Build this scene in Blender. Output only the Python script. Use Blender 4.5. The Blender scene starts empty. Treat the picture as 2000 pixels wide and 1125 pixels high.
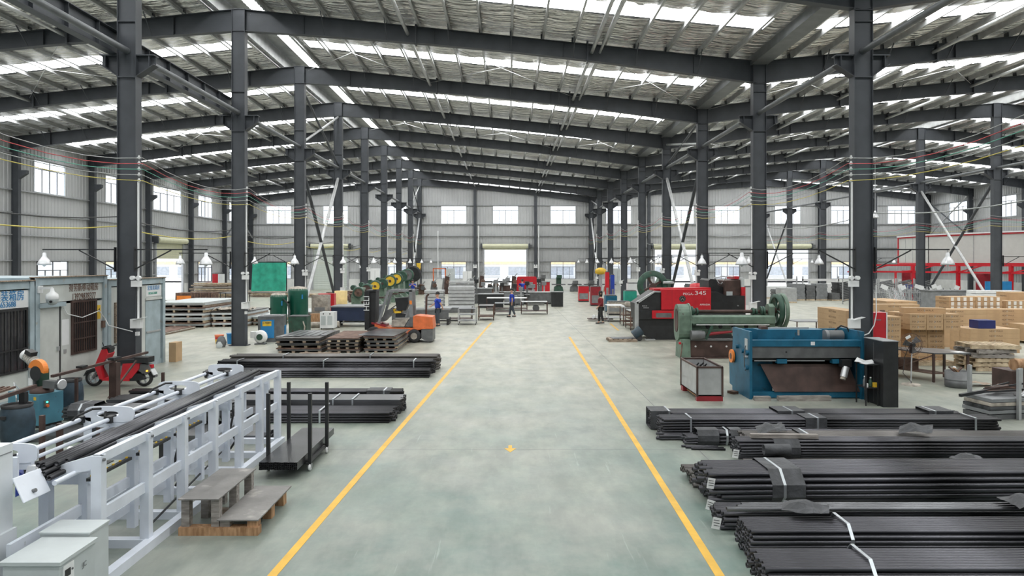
import bpy, bmesh, math, random
from math import sin, cos, pi, radians as R
from mathutils import Vector, Matrix
random.seed(7)
S = bpy.context.scene
COL = S.collection
# ---------------- camera, world, light, exposure
cd = bpy.data.cameras.new('camera'); cam = bpy.data.objects.new('camera', cd); COL.objects.link(cam)
cam.location = (0, 0, 3.1); cam.rotation_euler = (R(90), 0, 0)
cd.sensor_width = 36; cd.lens = 24.12; cd.shift_x = .0035; cd.shift_y = -.02525; cd.clip_end = 400
S.camera = cam
S.view_settings.view_transform = 'Standard'; S.view_settings.look = 'None'
S.view_settings.exposure = 0.0; S.view_settings.gamma = 1.0; S.view_settings.use_curve_mapping = False
w = bpy.data.worlds.new('overcast_sky'); S.world = w; w.use_nodes = True
bg = w.node_tree.nodes['Background']; bg.inputs[0].default_value = (.93, .97, 1, 1); bg.inputs[1].default_value = 2.6
SKYLIGHT = 15.0
S.cycles.max_bounces = 6; S.cycles.diffuse_bounces = 4; S.cycles.glossy_bounces = 3
S.cycles.transparent_max_bounces = 12; S.cycles.sample_clamp_indirect = 4; S.cycles.caustics_reflective = False

# ---------------- materials
M = {}
def mat(name, c, rough=.5, metal=0, var=.12, scale=3, bump=0, bscale=20, c2=None, stretch=(1, 1, 1), detail=4, spec=.5, wear=None, bd=.05):
    m = bpy.data.materials.new(name); m.use_nodes = True; nt = m.node_tree; b = nt.nodes['Principled BSDF']
    b.inputs['Roughness'].default_value = rough; b.inputs['Metallic'].default_value = metal
    b.inputs['Specular IOR Level'].default_value = spec
    tc = nt.nodes.new('ShaderNodeTexCoord'); mp = nt.nodes.new('ShaderNodeMapping'); mp.inputs['Scale'].default_value = stretch
    nt.links.new(tc.outputs['Object'], mp.inputs['Vector'])
    n = nt.nodes.new('ShaderNodeTexNoise'); n.inputs['Scale'].default_value = scale; n.inputs['Detail'].default_value = detail
    nt.links.new(mp.outputs[0], n.inputs['Vector'])
    r = nt.nodes.new('ShaderNodeValToRGB'); e = r.color_ramp.elements
    a = [max(0, x * (1 - var)) for x in c]; d = c2 or [min(1, x * (1 + var)) for x in c]
    e[0].position = .35; e[0].color = (*a, 1); e[1].position = .68; e[1].color = (*d, 1)
    nt.links.new(n.outputs['Fac'], r.inputs[0]); out = r.outputs[0]
    if wear:
        n2 = nt.nodes.new('ShaderNodeTexNoise'); n2.inputs['Scale'].default_value = wear[1]; n2.inputs['Detail'].default_value = 6
        nt.links.new(tc.outputs['Object'], n2.inputs['Vector'])
        r2 = nt.nodes.new('ShaderNodeValToRGB'); r2.color_ramp.elements[0].position = wear[2]; r2.color_ramp.elements[1].position = wear[2] + .08
        nt.links.new(n2.outputs['Fac'], r2.inputs[0])
        mx = nt.nodes.new('ShaderNodeMix'); mx.data_type = 'RGBA'; nt.links.new(r2.outputs[0], mx.inputs[0])
        nt.links.new(out, mx.inputs[6]); mx.inputs[7].default_value = (*wear[0], 1); out = mx.outputs[2]
    nt.links.new(out, b.inputs['Base Color'])
    if bump:
        bn = nt.nodes.new('ShaderNodeTexNoise'); bn.inputs['Scale'].default_value = bscale; bn.inputs['Detail'].default_value = 3
        nt.links.new(mp.outputs[0], bn.inputs['Vector'])
        bp = nt.nodes.new('ShaderNodeBump'); bp.inputs['Strength'].default_value = bump; bp.inputs['Distance'].default_value = bd
        nt.links.new(bn.outputs['Fac'], bp.inputs['Height']); nt.links.new(bp.outputs[0], b.inputs['Normal'])
    M[name] = m; return m
def emit(name, c, s):
    m = bpy.data.materials.new(name); m.use_nodes = True; nt = m.node_tree; nt.nodes.clear()
    e = nt.nodes.new('ShaderNodeEmission'); e.inputs[0].default_value = (*c, 1); e.inputs[1].default_value = s
    o = nt.nodes.new('ShaderNodeOutputMaterial'); nt.links.new(e.outputs[0], o.inputs[0]); M[name] = m
def clear(name, c, fac, rough=.05):
    m = bpy.data.materials.new(name); m.use_nodes = True; nt = m.node_tree; nt.nodes.clear()
    t = nt.nodes.new('ShaderNodeBsdfTransparent'); t.inputs[0].default_value = (*c, 1)
    g = nt.nodes.new('ShaderNodeBsdfGlossy'); g.inputs['Roughness'].default_value = rough
    x = nt.nodes.new('ShaderNodeMixShader'); x.inputs[0].default_value = fac
    o = nt.nodes.new('ShaderNodeOutputMaterial')
    nt.links.new(t.outputs[0], x.inputs[1]); nt.links.new(g.outputs[0], x.inputs[2]); nt.links.new(x.outputs[0], o.inputs[0]); M[name] = m

mat('steel', (.066, .072, .083), .5, .1, .12, 2, spec=.4)
mat('foil', (.84, .84, .81), .27, .82, .25, 1.5, bump=.9, bscale=1.7, stretch=(.6, 3.0, 1), detail=6, bd=.35)
mat('foil_edge', (.4, .4, .4), .4, .6)
mat('pipe_grey', (.17, .18, .19), .5, .4, .1, 3)
mat('galv', (.5, .51, .52), .42, .5, .1, 4)
mat('tin', (.35, .36, .36), .45, .5, .15, 3)
mat('wall_sheet', (.47, .48, .49), .5, .1, .06, .6)
mat('girt', (.42, .43, .45), .45, .3, .08)
mat('plinth', (.72, .73, .72), .8, 0, .06, 2)
mat('white', (.74, .77, .8), .45, 0, .05, 4)
mat('white_loader', (.70, .74, .82), .38, 0, .07, 3, wear=((.45, .46, .48), 9, .70))
mat('plastic_white', (.8, .81, .82), .35, 0, .03)
mat('grey_box', (.52, .56, .57), .45, 0, .06, 3)
mat('grey', (.23, .24, .25), .5, .1, .15, 4)
mat('mid_grey', (.14, .145, .15), .5, .2, .2, 4)
mat('black', (.018, .019, .021), .45, 0, .25, 5)
mat('rubber', (.03, .03, .032), .75, 0, .3, 8)
mat('tube_black', (.028, .028, .031), .3, .75, .5, 1.6, stretch=(.5, 5, 5), c2=(.10, .10, .115))
mat('tube_grey', (.075, .077, .082), .35, .7, .35, 1.4, stretch=(.5, 4, 4), c2=(.2, .205, .22))
mat('tube_lengthwise', (.04, .041, .044), .3, .75, .4, 1.6, stretch=(5, .4, 5), c2=(.13, .13, .145))
mat('tube_rust', (.07, .062, .058), .4, .6, .4, 1.2, stretch=(.5, 5, 5), c2=(.17, .16, .155))
mat('strap', (.62, .66, .7), .3, .8, .1)
mat('wrap', (.055, .058, .065), .6, 0, .3, 6, bump=.3, bscale=12)
mat('wood', (.30, .22, .16), .7, 0, .35, 5, stretch=(1, 6, 6), c2=(.46, .37, .29), bump=.2)
mat('wood_grey', (.26, .235, .215), .75, 0, .3, 4, stretch=(1, 5, 5), c2=(.40, .37, .345), bump=.2)
mat('wood_orange', (.40, .21, .10), .7, 0, .3, 5, stretch=(5, 5, 1), c2=(.56, .34, .19))
mat('pallet', (.50, .38, .25), .75, 0, .3, 5, c2=(.66, .54, .38))
mat('board_grey', (.185, .178, .172), .6, 0, .18, 2.5, bump=.08, wear=((.34, .32, .30), 3, .62))
mat('carton', (.52, .35, .20), .75, 0, .08, 3)
mat('carton_print', (.16, .10, .06), .8)
mat('foam', (.85, .84, .80), .8, 0, .05)
mat('red', (.55, .018, .03), .35, 0, .1, 3)
mat('red_dark', (.28, .02, .03), .45, 0, .2, 3)
mat('orange', (.72, .17, .055), .45, 0, .15, 4, wear=((.28, .10, .06), 7, .66))
mat('orange_bright', (.85, .25, .04), .4, 0, .08)
mat('yellow', (.78, .50, .04), .5, 0, .15, 5)
mat('yellow_line', (.66, .38, .035), .5, 0, .1, 4, wear=((.50, .36, .12), 14, .68))
mat('green_machine', (.145, .215, .165), .5, .1, .2, 4, wear=((.10, .085, .07), 6, .64))
mat('green_dark', (.035, .085, .06), .5, .1, .25, 4, wear=((.06, .05, .04), 6, .62))
mat('green_tank', (.008, .085, .055), .28, .1, .1, 3)
mat('green_net', (.03, .36, .25), .7, 0, .2, 2)
mat('teal', (.03, .35, .26), .5)
mat('blue_machine', (.012, .125, .22), .45, .1, .2, 3, wear=((.03, .06, .08), 5, .64))
mat('blue_cab', (.09, .26, .35), .5, .1, .15, 3, wear=((.08, .12, .14), 6, .66))
mat('blue_panel', (.02, .22, .50), .4)
mat('blue_dark', (.018, .028, .065), .35, .1, .1)
mat('blue_drum', (.035, .06, .085), .55, 0, .35, 4)
mat('blue', (.02, .06, .42), .4)
mat('navy', (.012, .02, .13), .5)
mat('rust', (.13, .075, .055), .75, .2, .35, 5, c2=(.22, .14, .11))
mat('brown_steel', (.085, .052, .045), .55, .3, .35, 2.5)
mat('container', (.58, .60, .58), .6, 0, .1, 2, wear=((.40, .36, .30), 3.2, .66))
mat('container_blue', (.37, .45, .49), .6, 0, .12, 3, wear=((.36, .33, .28), 5, .64))
mat('glass_dark', (.05, .05, .055), .15, 0, .3, 3)
mat('brown_sign', (.16, .09, .07), .7)
mat('skin', (.55, .32, .22), .6, 0, .05)
mat('shirt', (.015, .05, .42), .8, 0, .15, 9)
mat('maroon', (.20, .018, .025), .8, 0, .15, 9)
mat('trousers', (.055, .065, .08), .85, 0, .2, 9)
mat('hair', (.012, .01, .01), .6)
mat('chrome', (.66, .67, .69), .38, .6, .1)
mat('screen', (.3, .42, .6), .2)
mat('wire_red', (.55, .05, .06), .5); mat('wire_green', (.1, .4, .3), .5); mat('wire_yellow', (.65, .55, .1), .5); mat('wire_grey', (.4, .42, .42), .5)
mat('rag', (.42, .38, .33), .9, 0, .3, 6, bump=.5, bscale=10)
mat('sheet', (.16, .165, .175), .3, .75, .3, 1.2, c2=(.30, .31, .33))
mat('asphalt', (.6, .6, .58), .9, 0, .05)
mat('facade', (.75, .76, .78), .8, 0, .04)
mat('facade_glass', (.42, .45, .50), .4)
emit('skylight', (.99, 1.0, .98), SKYLIGHT)
emit('lamp_green', (.1, 1, .6), 2); emit('lamp_amber', (1, .45, .05), 2.5); emit('lcd', (.5, .62, .9), 1)
clear('glass', (.97, .98, 1), .08)
clear('clear_plastic', (.8, .83, .85), .3, .3)

# floor: green-grey sealed concrete with worn patches, blending to paler beige along the hall
def floor_mat():
    m = mat('floor', (.4, .42, .39), .32, 0, .1, .25, spec=.45); nt = m.node_tree; b = nt.nodes['Principled BSDF']
    tc = nt.nodes.new('ShaderNodeTexCoord')
    def noise(s, d, st=(1, 1, 1)):
        mp = nt.nodes.new('ShaderNodeMapping'); mp.inputs['Scale'].default_value = st; nt.links.new(tc.outputs['Object'], mp.inputs[0])
        n = nt.nodes.new('ShaderNodeTexNoise'); n.inputs['Scale'].default_value = s; n.inputs['Detail'].default_value = d
        n.inputs['Roughness'].default_value = .65
        nt.links.new(mp.outputs[0], n.inputs['Vector']); return n
    def ramp(n, p0, c0, p1, c1):
        r = nt.nodes.new('ShaderNodeValToRGB'); e = r.color_ramp.elements; e[0].position = p0; e[0].color = (*c0, 1); e[1].position = p1; e[1].color = (*c1, 1)
        nt.links.new(n.outputs['Fac'], r.inputs[0]); return r
    def mix(f, a, c, t='MIX'):
        x = nt.nodes.new('ShaderNodeMix'); x.data_type = 'RGBA'; x.blend_type = t
        if hasattr(f, 'node'): nt.links.new(f, x.inputs[0])
        else: x.inputs[0].default_value = f
        nt.links.new(a, x.inputs[6])
        if isinstance(c, tuple): x.inputs[7].default_value = (*c, 1)
        else: nt.links.new(c, x.inputs[7])
        return x.outputs[2]
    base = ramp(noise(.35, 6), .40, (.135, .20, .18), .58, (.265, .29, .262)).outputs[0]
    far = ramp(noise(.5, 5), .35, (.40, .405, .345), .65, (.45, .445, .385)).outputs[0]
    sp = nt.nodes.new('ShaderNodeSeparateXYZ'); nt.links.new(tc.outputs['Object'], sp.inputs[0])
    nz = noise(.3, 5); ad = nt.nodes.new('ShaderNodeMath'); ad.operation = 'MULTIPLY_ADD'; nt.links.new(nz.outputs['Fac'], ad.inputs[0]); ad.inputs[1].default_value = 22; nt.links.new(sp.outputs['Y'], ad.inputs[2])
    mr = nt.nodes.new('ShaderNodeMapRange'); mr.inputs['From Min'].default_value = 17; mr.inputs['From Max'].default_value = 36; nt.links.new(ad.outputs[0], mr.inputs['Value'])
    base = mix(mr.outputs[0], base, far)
    fine = ramp(noise(2.2, 8, (1, .35, 1)), .35, (.62, .64, .64), .7, (1.08, 1.06, 1.04)).outputs[0]
    c = mix(.85, base, fine, 'MULTIPLY')
    spot = ramp(noise(1.1, 7), .58, (0, 0, 0), .72, (1, 1, 1)).outputs[0]
    sm = nt.nodes.new('ShaderNodeMath'); sm.operation = 'MULTIPLY'; nt.links.new(spot, sm.inputs[0]); sm.inputs[1].default_value = .5; c = mix(sm.outputs[0], c, (.12, .175, .16))
    scr = ramp(noise(5, 3, (2.2, .12, 1)), .66, (0, 0, 0), .74, (.3, .3, .3)).outputs[0]; c = mix(scr, c, (.42, .47, .45))
    nt.links.new(c, b.inputs['Base Color'])
    rr = ramp(noise(1.2, 5), .3, (.3, .3, .3), .7, (.5, .5, .5)); nt.links.new(rr.outputs[0], b.inputs['Roughness'])
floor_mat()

# ---------------- mesh helpers
class MB:
    def __init__(s): s.v = []; s.f = []; s.sm = []
    def add(s, v, f, smooth=False):
        o = len(s.v); s.v += [tuple(p) for p in v]; s.f += [[i + o for i in q] for q in f]; s.sm += [smooth] * len(f); return s
    def box(s, x0, x1, y0, y1, z0, z1):
        return s.add([(x0, y0, z0), (x1, y0, z0), (x1, y1, z0), (x0, y1, z0), (x0, y0, z1), (x1, y0, z1), (x1, y1, z1), (x0, y1, z1)],
                     [[0, 3, 2, 1], [4, 5, 6, 7], [0, 1, 5, 4], [1, 2, 6, 5], [2, 3, 7, 6], [3, 0, 4, 7]])
    def cb(s, c, d, rz=0, rx=0, ry=0):
        m = Matrix.Translation(c) @ Matrix.Rotation(rz, 4, 'Z') @ Matrix.Rotation(ry, 4, 'Y') @ Matrix.Rotation(rx, 4, 'X')
        t = MB().box(-d[0] / 2, d[0] / 2, -d[1] / 2, d[1] / 2, -d[2] / 2, d[2] / 2)
        return s.add([m @ Vector(p) for p in t.v], t.f)
    def bar(s, a, b, w, h=None, up=(0, 0, 1)):
        a, b = Vector(a), Vector(b); d = (b - a); L = d.length; d.normalize(); u = Vector(up)
        if abs(d.dot(u)) > .98: u = Vector((0, 1, 0))
        x = d.cross(u).normalized(); z = x.cross(d); h = h or w; w, h = w / 2, h / 2
        P = []
        for p in (a, b):
            for i, j in ((-1, -1), (1, -1), (1, 1), (-1, 1)): P.append(p + x * w * i + z * h * j)
        return s.add(P, [[0, 1, 2, 3], [7, 6, 5, 4], [0, 4, 5, 1], [1, 5, 6, 2], [2, 6, 7, 3], [3, 7, 4, 0]])
    def cyl(s, a, b, r, n=10, r2=None, caps=True):
        a, b = Vector(a), Vector(b); d = (b - a).normalized(); u = Vector((0, 0, 1)) if abs(d.z) < .9 else Vector((1, 0, 0))
        x = d.cross(u).normalized(); y = d.cross(x); r2 = r if r2 is None else r2
        P = [p + (x * cos(2 * pi * i / n) + y * sin(2 * pi * i / n)) * q for p, q in ((a, r), (b, r2)) for i in range(n)]
        s.add(P, [[i, n + i, n + (i + 1) % n, (i + 1) % n] for i in range(n)], True)
        if caps: s.add(P[:n], [list(range(n))]); s.add(P[n:], [list(range(n))[::-1]])
        return s
    def pipe(s, a, b, r, t, n=8):
        a, b = Vector(a), Vector(b); d = (b - a).normalized(); u = Vector((0, 0, 1)) if abs(d.z) < .9 else Vector((1, 0, 0))
        x = d.cross(u).normalized(); y = d.cross(x); o = pi / n
        P = [p + (x * cos(o + 2 * pi * i / n) + y * sin(o + 2 * pi * i / n)) * q for p, q in ((a, r), (b, r), (b, r - t), (a, r - t)) for i in range(n)]
        F = []
        for k in range(4):
            for i in range(n): F.append([k * n + i, ((k + 1) % 4) * n + i, ((k + 1) % 4) * n + (i + 1) % n, k * n + (i + 1) % n])
        return s.add(P, F, n > 6)
    def path(s, pts, r, n=6):
        for i in range(len(pts) - 1): s.cyl(pts[i], pts[i + 1], r, n, caps=(i in (0, len(pts) - 2)))
        return s
    def prism(s, poly, axis, a, b):
        n = len(poly); f = {'x': lambda p, t: (t, p[0], p[1]), 'y': lambda p, t: (p[0], t, p[1]), 'z': lambda p, t: (p[0], p[1], t)}[axis]
        P = [f(p, a) for p in poly] + [f(p, b) for p in poly]
        return s.add(P, [list(range(n))[::-1], list(range(n, 2 * n))] + [[i, (i + 1) % n, n + (i + 1) % n, n + i] for i in range(n)])
    def lathe(s, prof, n=16, c=(0, 0, 0), axis='z', caps=True):
        P = []
        for r, z in prof:
            for i in range(n):
                a = 2 * pi * i / n; p = (r * cos(a), r * sin(a), z)
                if axis == 'y': p = (p[0], p[2], p[1])
                if axis == 'x': p = (p[2], p[0], p[1])
                P.append((p[0] + c[0], p[1] + c[1], p[2] + c[2]))
        F = [[k * n + i, k * n + (i + 1) % n, (k + 1) * n + (i + 1) % n, (k + 1) * n + i] for k in range(len(prof) - 1) for i in range(n)]
        s.add(P, F, True)
        if caps and prof[0] != prof[-1]: s.add(P[:n], [list(range(n))[::-1]]); s.add(P[-n:], [list(range(n))])
        return s
    def xf(s, m): s.v = [tuple(m @ Vector(p)) for p in s.v]; return s
    def mesh(s, name, m):
        me = bpy.data.meshes.new(name); me.from_pydata(s.v, [], s.f); me.polygons.foreach_set('use_smooth', s.sm)
        me.materials.append(M[m] if isinstance(m, str) else m)
        bm = bmesh.new(); bm.from_mesh(me); bmesh.ops.recalc_face_normals(bm, faces=bm.faces); bm.to_mesh(me); bm.free(); me.update()
        return me
def link(name, data, parent=None, loc=(0, 0, 0), rz=0):
    o = bpy.data.objects.new(name, data); COL.objects.link(o); o.location = loc; o.rotation_euler = (0, 0, rz)
    if parent: o.parent = parent
    return o
def part(name, mb, m, parent=None, label=None, kind=None, loc=(0, 0, 0), rz=0):
    o = link(name, mb if isinstance(mb, bpy.types.Mesh) else mb.mesh(name, m), parent, loc, rz)
    if label: o['label'] = label
    if kind: o['kind'] = kind
    return o
def tag(o, label, cat, group=None, kind=None):
    o['label'] = label; o['category'] = cat
    if group: o['group'] = group
    if kind: o['kind'] = kind
    return o
def thing(name, label, cat, loc=(0, 0, 0), rz=0, group=None, kind=None):
    return tag(link(name, None, None, loc, rz), label, cat, group, kind)
def solo(name, mb, m, label, cat, loc=(0, 0, 0), rz=0, group=None, kind=None):
    return tag(part(name, mb, m, None, None, None, loc, rz), label, cat, group, kind)
KIDS = {}
def dup(root, loc, rz=0, label=None, group=None, scale=None):
    def cp(o, par):
        c = o.copy(); COL.objects.link(c)
        if par: c.parent = par
        for k in [x for x in o.children]: cp(k, c)
        return c
    r = cp(root, None); r.location = loc; r.rotation_euler = (0, 0, rz)
    if label: r['label'] = label
    if group: r['group'] = group
    if scale: r.scale = scale
    return r
def text(name, s, size, loc, rot, m, parent, wx=1.0, ext=.002, label=None, align='CENTER'):
    c = bpy.data.curves.new(name, 'FONT'); c.body = s; c.size = size; c.extrude = ext; c.align_x = align; c.align_y = 'CENTER'
    c.materials.append(M[m]); o = bpy.data.objects.new(name, c); COL.objects.link(o); o.location = loc; o.rotation_euler = rot
    o.scale = (wx, 1, 1); o.parent = parent
    if label: o['label'] = label
    return o
FRONT = (R(90), 0, 0)           # reads from -Y
EAST = (R(90), 0, R(90))        # on a face whose normal is +X
WEST = (R(90), 0, R(-90))
def ordinal(n): return ['first', 'second', 'third', 'fourth', 'fifth', 'sixth', 'seventh', 'eighth', 'ninth', 'tenth', 'eleventh', 'twelfth', 'thirteenth', 'fourteenth', 'fifteenth'][n]

# ---------------- the building
XL, XA, XB, XC, XR = -29.3, -10.0, 9.3, 28.7, 47.5
YF, YE = -11.58, 77.46
FR = [18.1 + 7.42 * k for k in range(-4, 9)]          # portal frames; index 4 is the first column row in view
FR[-1] = YE - .3
def rtop(x):                                           # top of the rafters
    P = [(XL, 10.45), (XA, 12.5), (XB, 10.55), (XC, 12.45), (XR, 10.6)]
    for (a, b), (c, d) in zip(P, P[1:]):
        if x <= c + 1e-6: return b + (d - b) * (x - a) / (c - a)
    return P[-1][1]

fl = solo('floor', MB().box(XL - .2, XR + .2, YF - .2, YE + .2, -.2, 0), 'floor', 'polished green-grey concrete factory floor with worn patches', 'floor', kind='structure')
def stripe(pts, wd, z=.003, m='yellow_line', name='yellow_line', lab=None):
    mb = MB()
    for a, b in zip(pts, pts[1:]):
        d = Vector((b[0] - a[0], b[1] - a[1], 0)).normalized(); n = Vector((-d.y, d.x, 0)) * wd / 2
        A, B = Vector((*a, 0)), Vector((*b, 0))
        P = [A - n, B - n, B + n, A + n]
        mb.add([(p.x, p.y, .0005) for p in P] + [(p.x, p.y, z) for p in P], [[0, 1, 2, 3], [7, 6, 5, 4], [0, 4, 5, 1], [1, 5, 6, 2], [2, 6, 7, 3], [3, 7, 4, 0]])
    return part(name, mb, m, fl, lab)
stripe([(-2.36, 6.3), (-.87, 35.2)], .095, lab='yellow painted walkway line beside the machines and tube piles')
stripe([(2.08, 6.3), (2.53, 28.45)], .095, lab='yellow painted walkway line ending short of the woman')
stripe([(5.0, 31.2), (5.14, 34.6)], .09, lab='short faint yellow line segment by the woman')
stripe([(3.14, 6), (3.14, 60)], .012, .0015, 'mid_grey', 'floor_joint')
for yy in (11.35, 22.4, 36, 50):
    stripe([(-20, yy), (20, yy)], .01, .0012, 'grey', 'floor_joint')
part('yellow_arrow', MB().prism([(-.03, 11.6), (.03, 11.6), (.03, 11.42), (.1, 11.42), (0, 11.18), (-.1, 11.42), (-.03, 11.42)], 'z', .0005, .003), 'yellow_line', fl, 'yellow painted arrow pointing toward the viewer').location.x = .03

def corrugated(name, axis, fixed, a, b, top, openings, inward, label, m='wall_sheet', z0=1.2):
    """wall sheet with trapezoid ribs standing on a plinth; openings: (u0,u1,z0,z1)"""
    mb = MB(); pitch = .32; rib = .035 * inward
    br = {a, b}; n = int((b - a) / pitch)
    for i in range(n):
        u = a + i * pitch
        for t in (0, .5, .62, .88): br.add(u + t * pitch)
    for o in openings: br.add(o[0]); br.add(o[1])
    br = sorted(br)
    def off(u):
        t = ((u - a) / pitch) % 1
        if t < .5 - 1e-6: return 0
        if t < .62 - 1e-6: return (t - .5) / .12
        if t < .88 - 1e-6: return 1
        return (1 - t) / .12
    def P(u, z): 
        d = fixed + off(u + 1e-5) * rib
        return (u, d, z) if axis == 'x' else (d, u, z)
    for u0, u1 in zip(br, br[1:]):
        if u1 - u0 < 1e-4: continue
        mid = (u0 + u1) / 2; seg = [(z0, None)]
        ops = sorted([(o[2], o[3]) for o in openings if o[0] <= mid <= o[1]])
        z = z0; segs = []
        for q0, q1 in ops:
            if q0 > z: segs.append((z, q0))
            z = max(z, q1)
        segs.append((z, None))
        for s0, s1 in segs:
            t0 = s1 if s1 else top(u0); t1 = s1 if s1 else top(u1)
            mb.add([P(u0, s0), P(u1, s0), P(u1, t1), P(u0, t0)], [[0, 1, 2, 3]])
    w = solo(name, mb, m, label, 'wall', kind='structure')
    pb = MB(); cuts = sorted([(o[0], o[1]) for o in openings if o[2] <= .01]); u = a; th = .12 * inward
    for c0, c1 in cuts + [(b, b)]:
        if c0 > u:
            q = sorted((fixed, fixed + th))
            if axis == 'x': pb.box(u, c0, q[0], q[1], 0, z0)
            else: pb.box(q[0], q[1], u, c0, 0, z0)
        u = c1
    part('plinth', pb, 'plinth', w, 'white plastered base wall')
    for gz in (2.05, 3.2, 4.72, 6.05, 7.38, 9.5):
        ops = sorted([(o[0], o[1]) for o in openings if o[2] < gz - .03 and gz + .03 < o[3]]); u = a
        for c0, c1 in ops + [(b, b)]:
            if c0 > u + .05:
                g = MB(); q = sorted((fixed + .04 * inward, fixed + .17 * inward))
                if axis == 'x': g.box(u, c0, q[0], q[1], gz - .035, gz + .035)
                else: g.box(q[0], q[1], u, c0, gz - .035, gz + .035)
                part('girt', g, 'girt', w)
            u = c1
    return w
# openings
UW = [(-27.3, -24.5), (-20.9, -18.1), (-14.3, -11.5), (-7.6, -4.75), (-1.75, 1.1), (4.75, 7.6), (11.0, 13.85), (18.1, 20.95), (23.3, 26.1), (30.05, 32.95), (36.4, 39.2), (42.8, 45.9)]
LW = [UW[0], UW[2], UW[3], UW[5], UW[6], UW[8], UW[10]]
DF = [(-22.1, -18.1), (-2.8, 2.1), (16.4, 21.2), (29.1, 33.9)]
far_o = [(a, b, 7.43, 9.45) for a, b in UW] + [(a, b, 1.2, 3.16) for a, b in LW] + [(a, b, 0, 4.55) for a, b in DF]
left_o = [(c - 1.5, c + 1.5, 7.43, 9.45) for c in (21.8, 29.2, 36.6, 43.8, 51.3, 66.2, 73.4)] + [(56.5, 61.3, 7.43, 9.45)] + \
         [(c - 1.5, c + 1.5, 1.2, 3.16) for c in (21.8, 29.2, 36.6, 44.1, 51.3, 66.2, 73.4)] + [(56.7, 61.5, 0, 3.4)]
right_o = [(c - 1.45, c + 1.45, 7.43, 9.45) for c in (21.8, 29.2, 36.6, 44.1, 51.3, 58.6, 65.5, 72.4)]
corrugated('wall_far', 'x', YE, XL, XR, lambda x: rtop(x) + .2, far_o, -1, 'corrugated grey steel end wall with two rows of windows and roller doors')
corrugated('wall_left', 'y', XL, YF, YE, lambda y: rtop(XL) + .2, left_o, 1, 'corrugated grey steel side wall behind the site cabins')
corrugated('wall_right', 'y', XR, YF, YE, lambda y: rtop(XR) + .2, right_o, -1, 'corrugated grey steel side wall behind the painting booth')
corrugated('wall_back', 'x', YF, XL, XR, lambda x: rtop(x) + .2, [], 1, 'corrugated grey steel end wall behind the viewer')

wn = [0]
def window(axis, fixed, a, b, z0, z1, inward, lower, desc):
    wn[0] += 1; W = b - a
    r = thing('window_%d' % wn[0], desc, 'window', kind='structure')
    def B(mb, u0, u1, zz0, zz1, t=.06):
        q = sorted((fixed - t * inward * .5, fixed + t * inward))
        if axis == 'x': mb.box(u0, u1, q[0], q[1], zz0, zz1)
        else: mb.box(q[0], q[1], u0, u1, zz0, zz1)
    f = MB(); k = .05
    B(f, a, b, z0, z0 + k); B(f, a, b, z1 - k, z1); B(f, a, a + k, z0 + k, z1 - k); B(f, b - k, b, z0 + k, z1 - k)
    part('window_frame', f, 'mid_grey' if lower else 'white', r)
    zt = z1 - (z1 - z0) * (.3 if lower else .27); n = 4
    tr = MB(); B(tr, a + k, b - k, zt - .025, zt + .025, .05); part('transom', tr, 'mid_grey' if lower else 'grey', r)
    for i in range(n):
        u0, u1 = a + k + (W - 2 * k) * i / n, a + k + (W - 2 * k) * (i + 1) / n
        g = MB(); B(g, u0, u1, z0 + k, zt - .025, .006); part('pane', g, 'glass', r)
        if i: 
            s = MB(); hw = .035 if i == 2 else .022; B(s, u0 - hw, u0 + hw, z0 + k, zt - .025, .04); part('mullion', s, 'mid_grey' if lower else 'grey', r)
    for i in range(2):
        u0, u1 = a + k + (W - 2 * k) * i / 2, a + k + (W - 2 * k) * (i + 1) / 2
        g = MB(); B(g, u0, u1, zt + .025, z1 - k, .006); part('pane', g, 'glass', r)
        if i: s = MB(); B(s, u0 - .02, u0 + .02, zt + .025, z1 - k, .04); part('mullion', s, 'mid_grey' if lower else 'grey', r)
for i, (a, b) in enumerate(UW): window('x', YE, a, b, 7.43, 9.45, -1, 0, 'upper window of the end wall, %s from the cabin side' % ordinal(i))
for i, (a, b) in enumerate(LW): window('x', YE, a, b, 1.2, 3.16, -1, 1, 'lower dark-framed window of the end wall, %s from the cabin side' % ordinal(i))
for i, o in enumerate(sorted(left_o)):
    if o[2] > .1 and o[1] > 40: window('y', XL, *o, 1, o[2] < 5, '%s window of the cabin-side wall centred %d metres along' % ('lower' if o[2] < 5 else 'upper', (o[0] + o[1]) / 2))
for i, o in enumerate(sorted(right_o)):
    if o[1] > 55: window('y', XR, *o, -1, 0, 'upper window in the side wall above the painting booth, %s toward the end wall' % ordinal(max(0, i - 5)))

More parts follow.
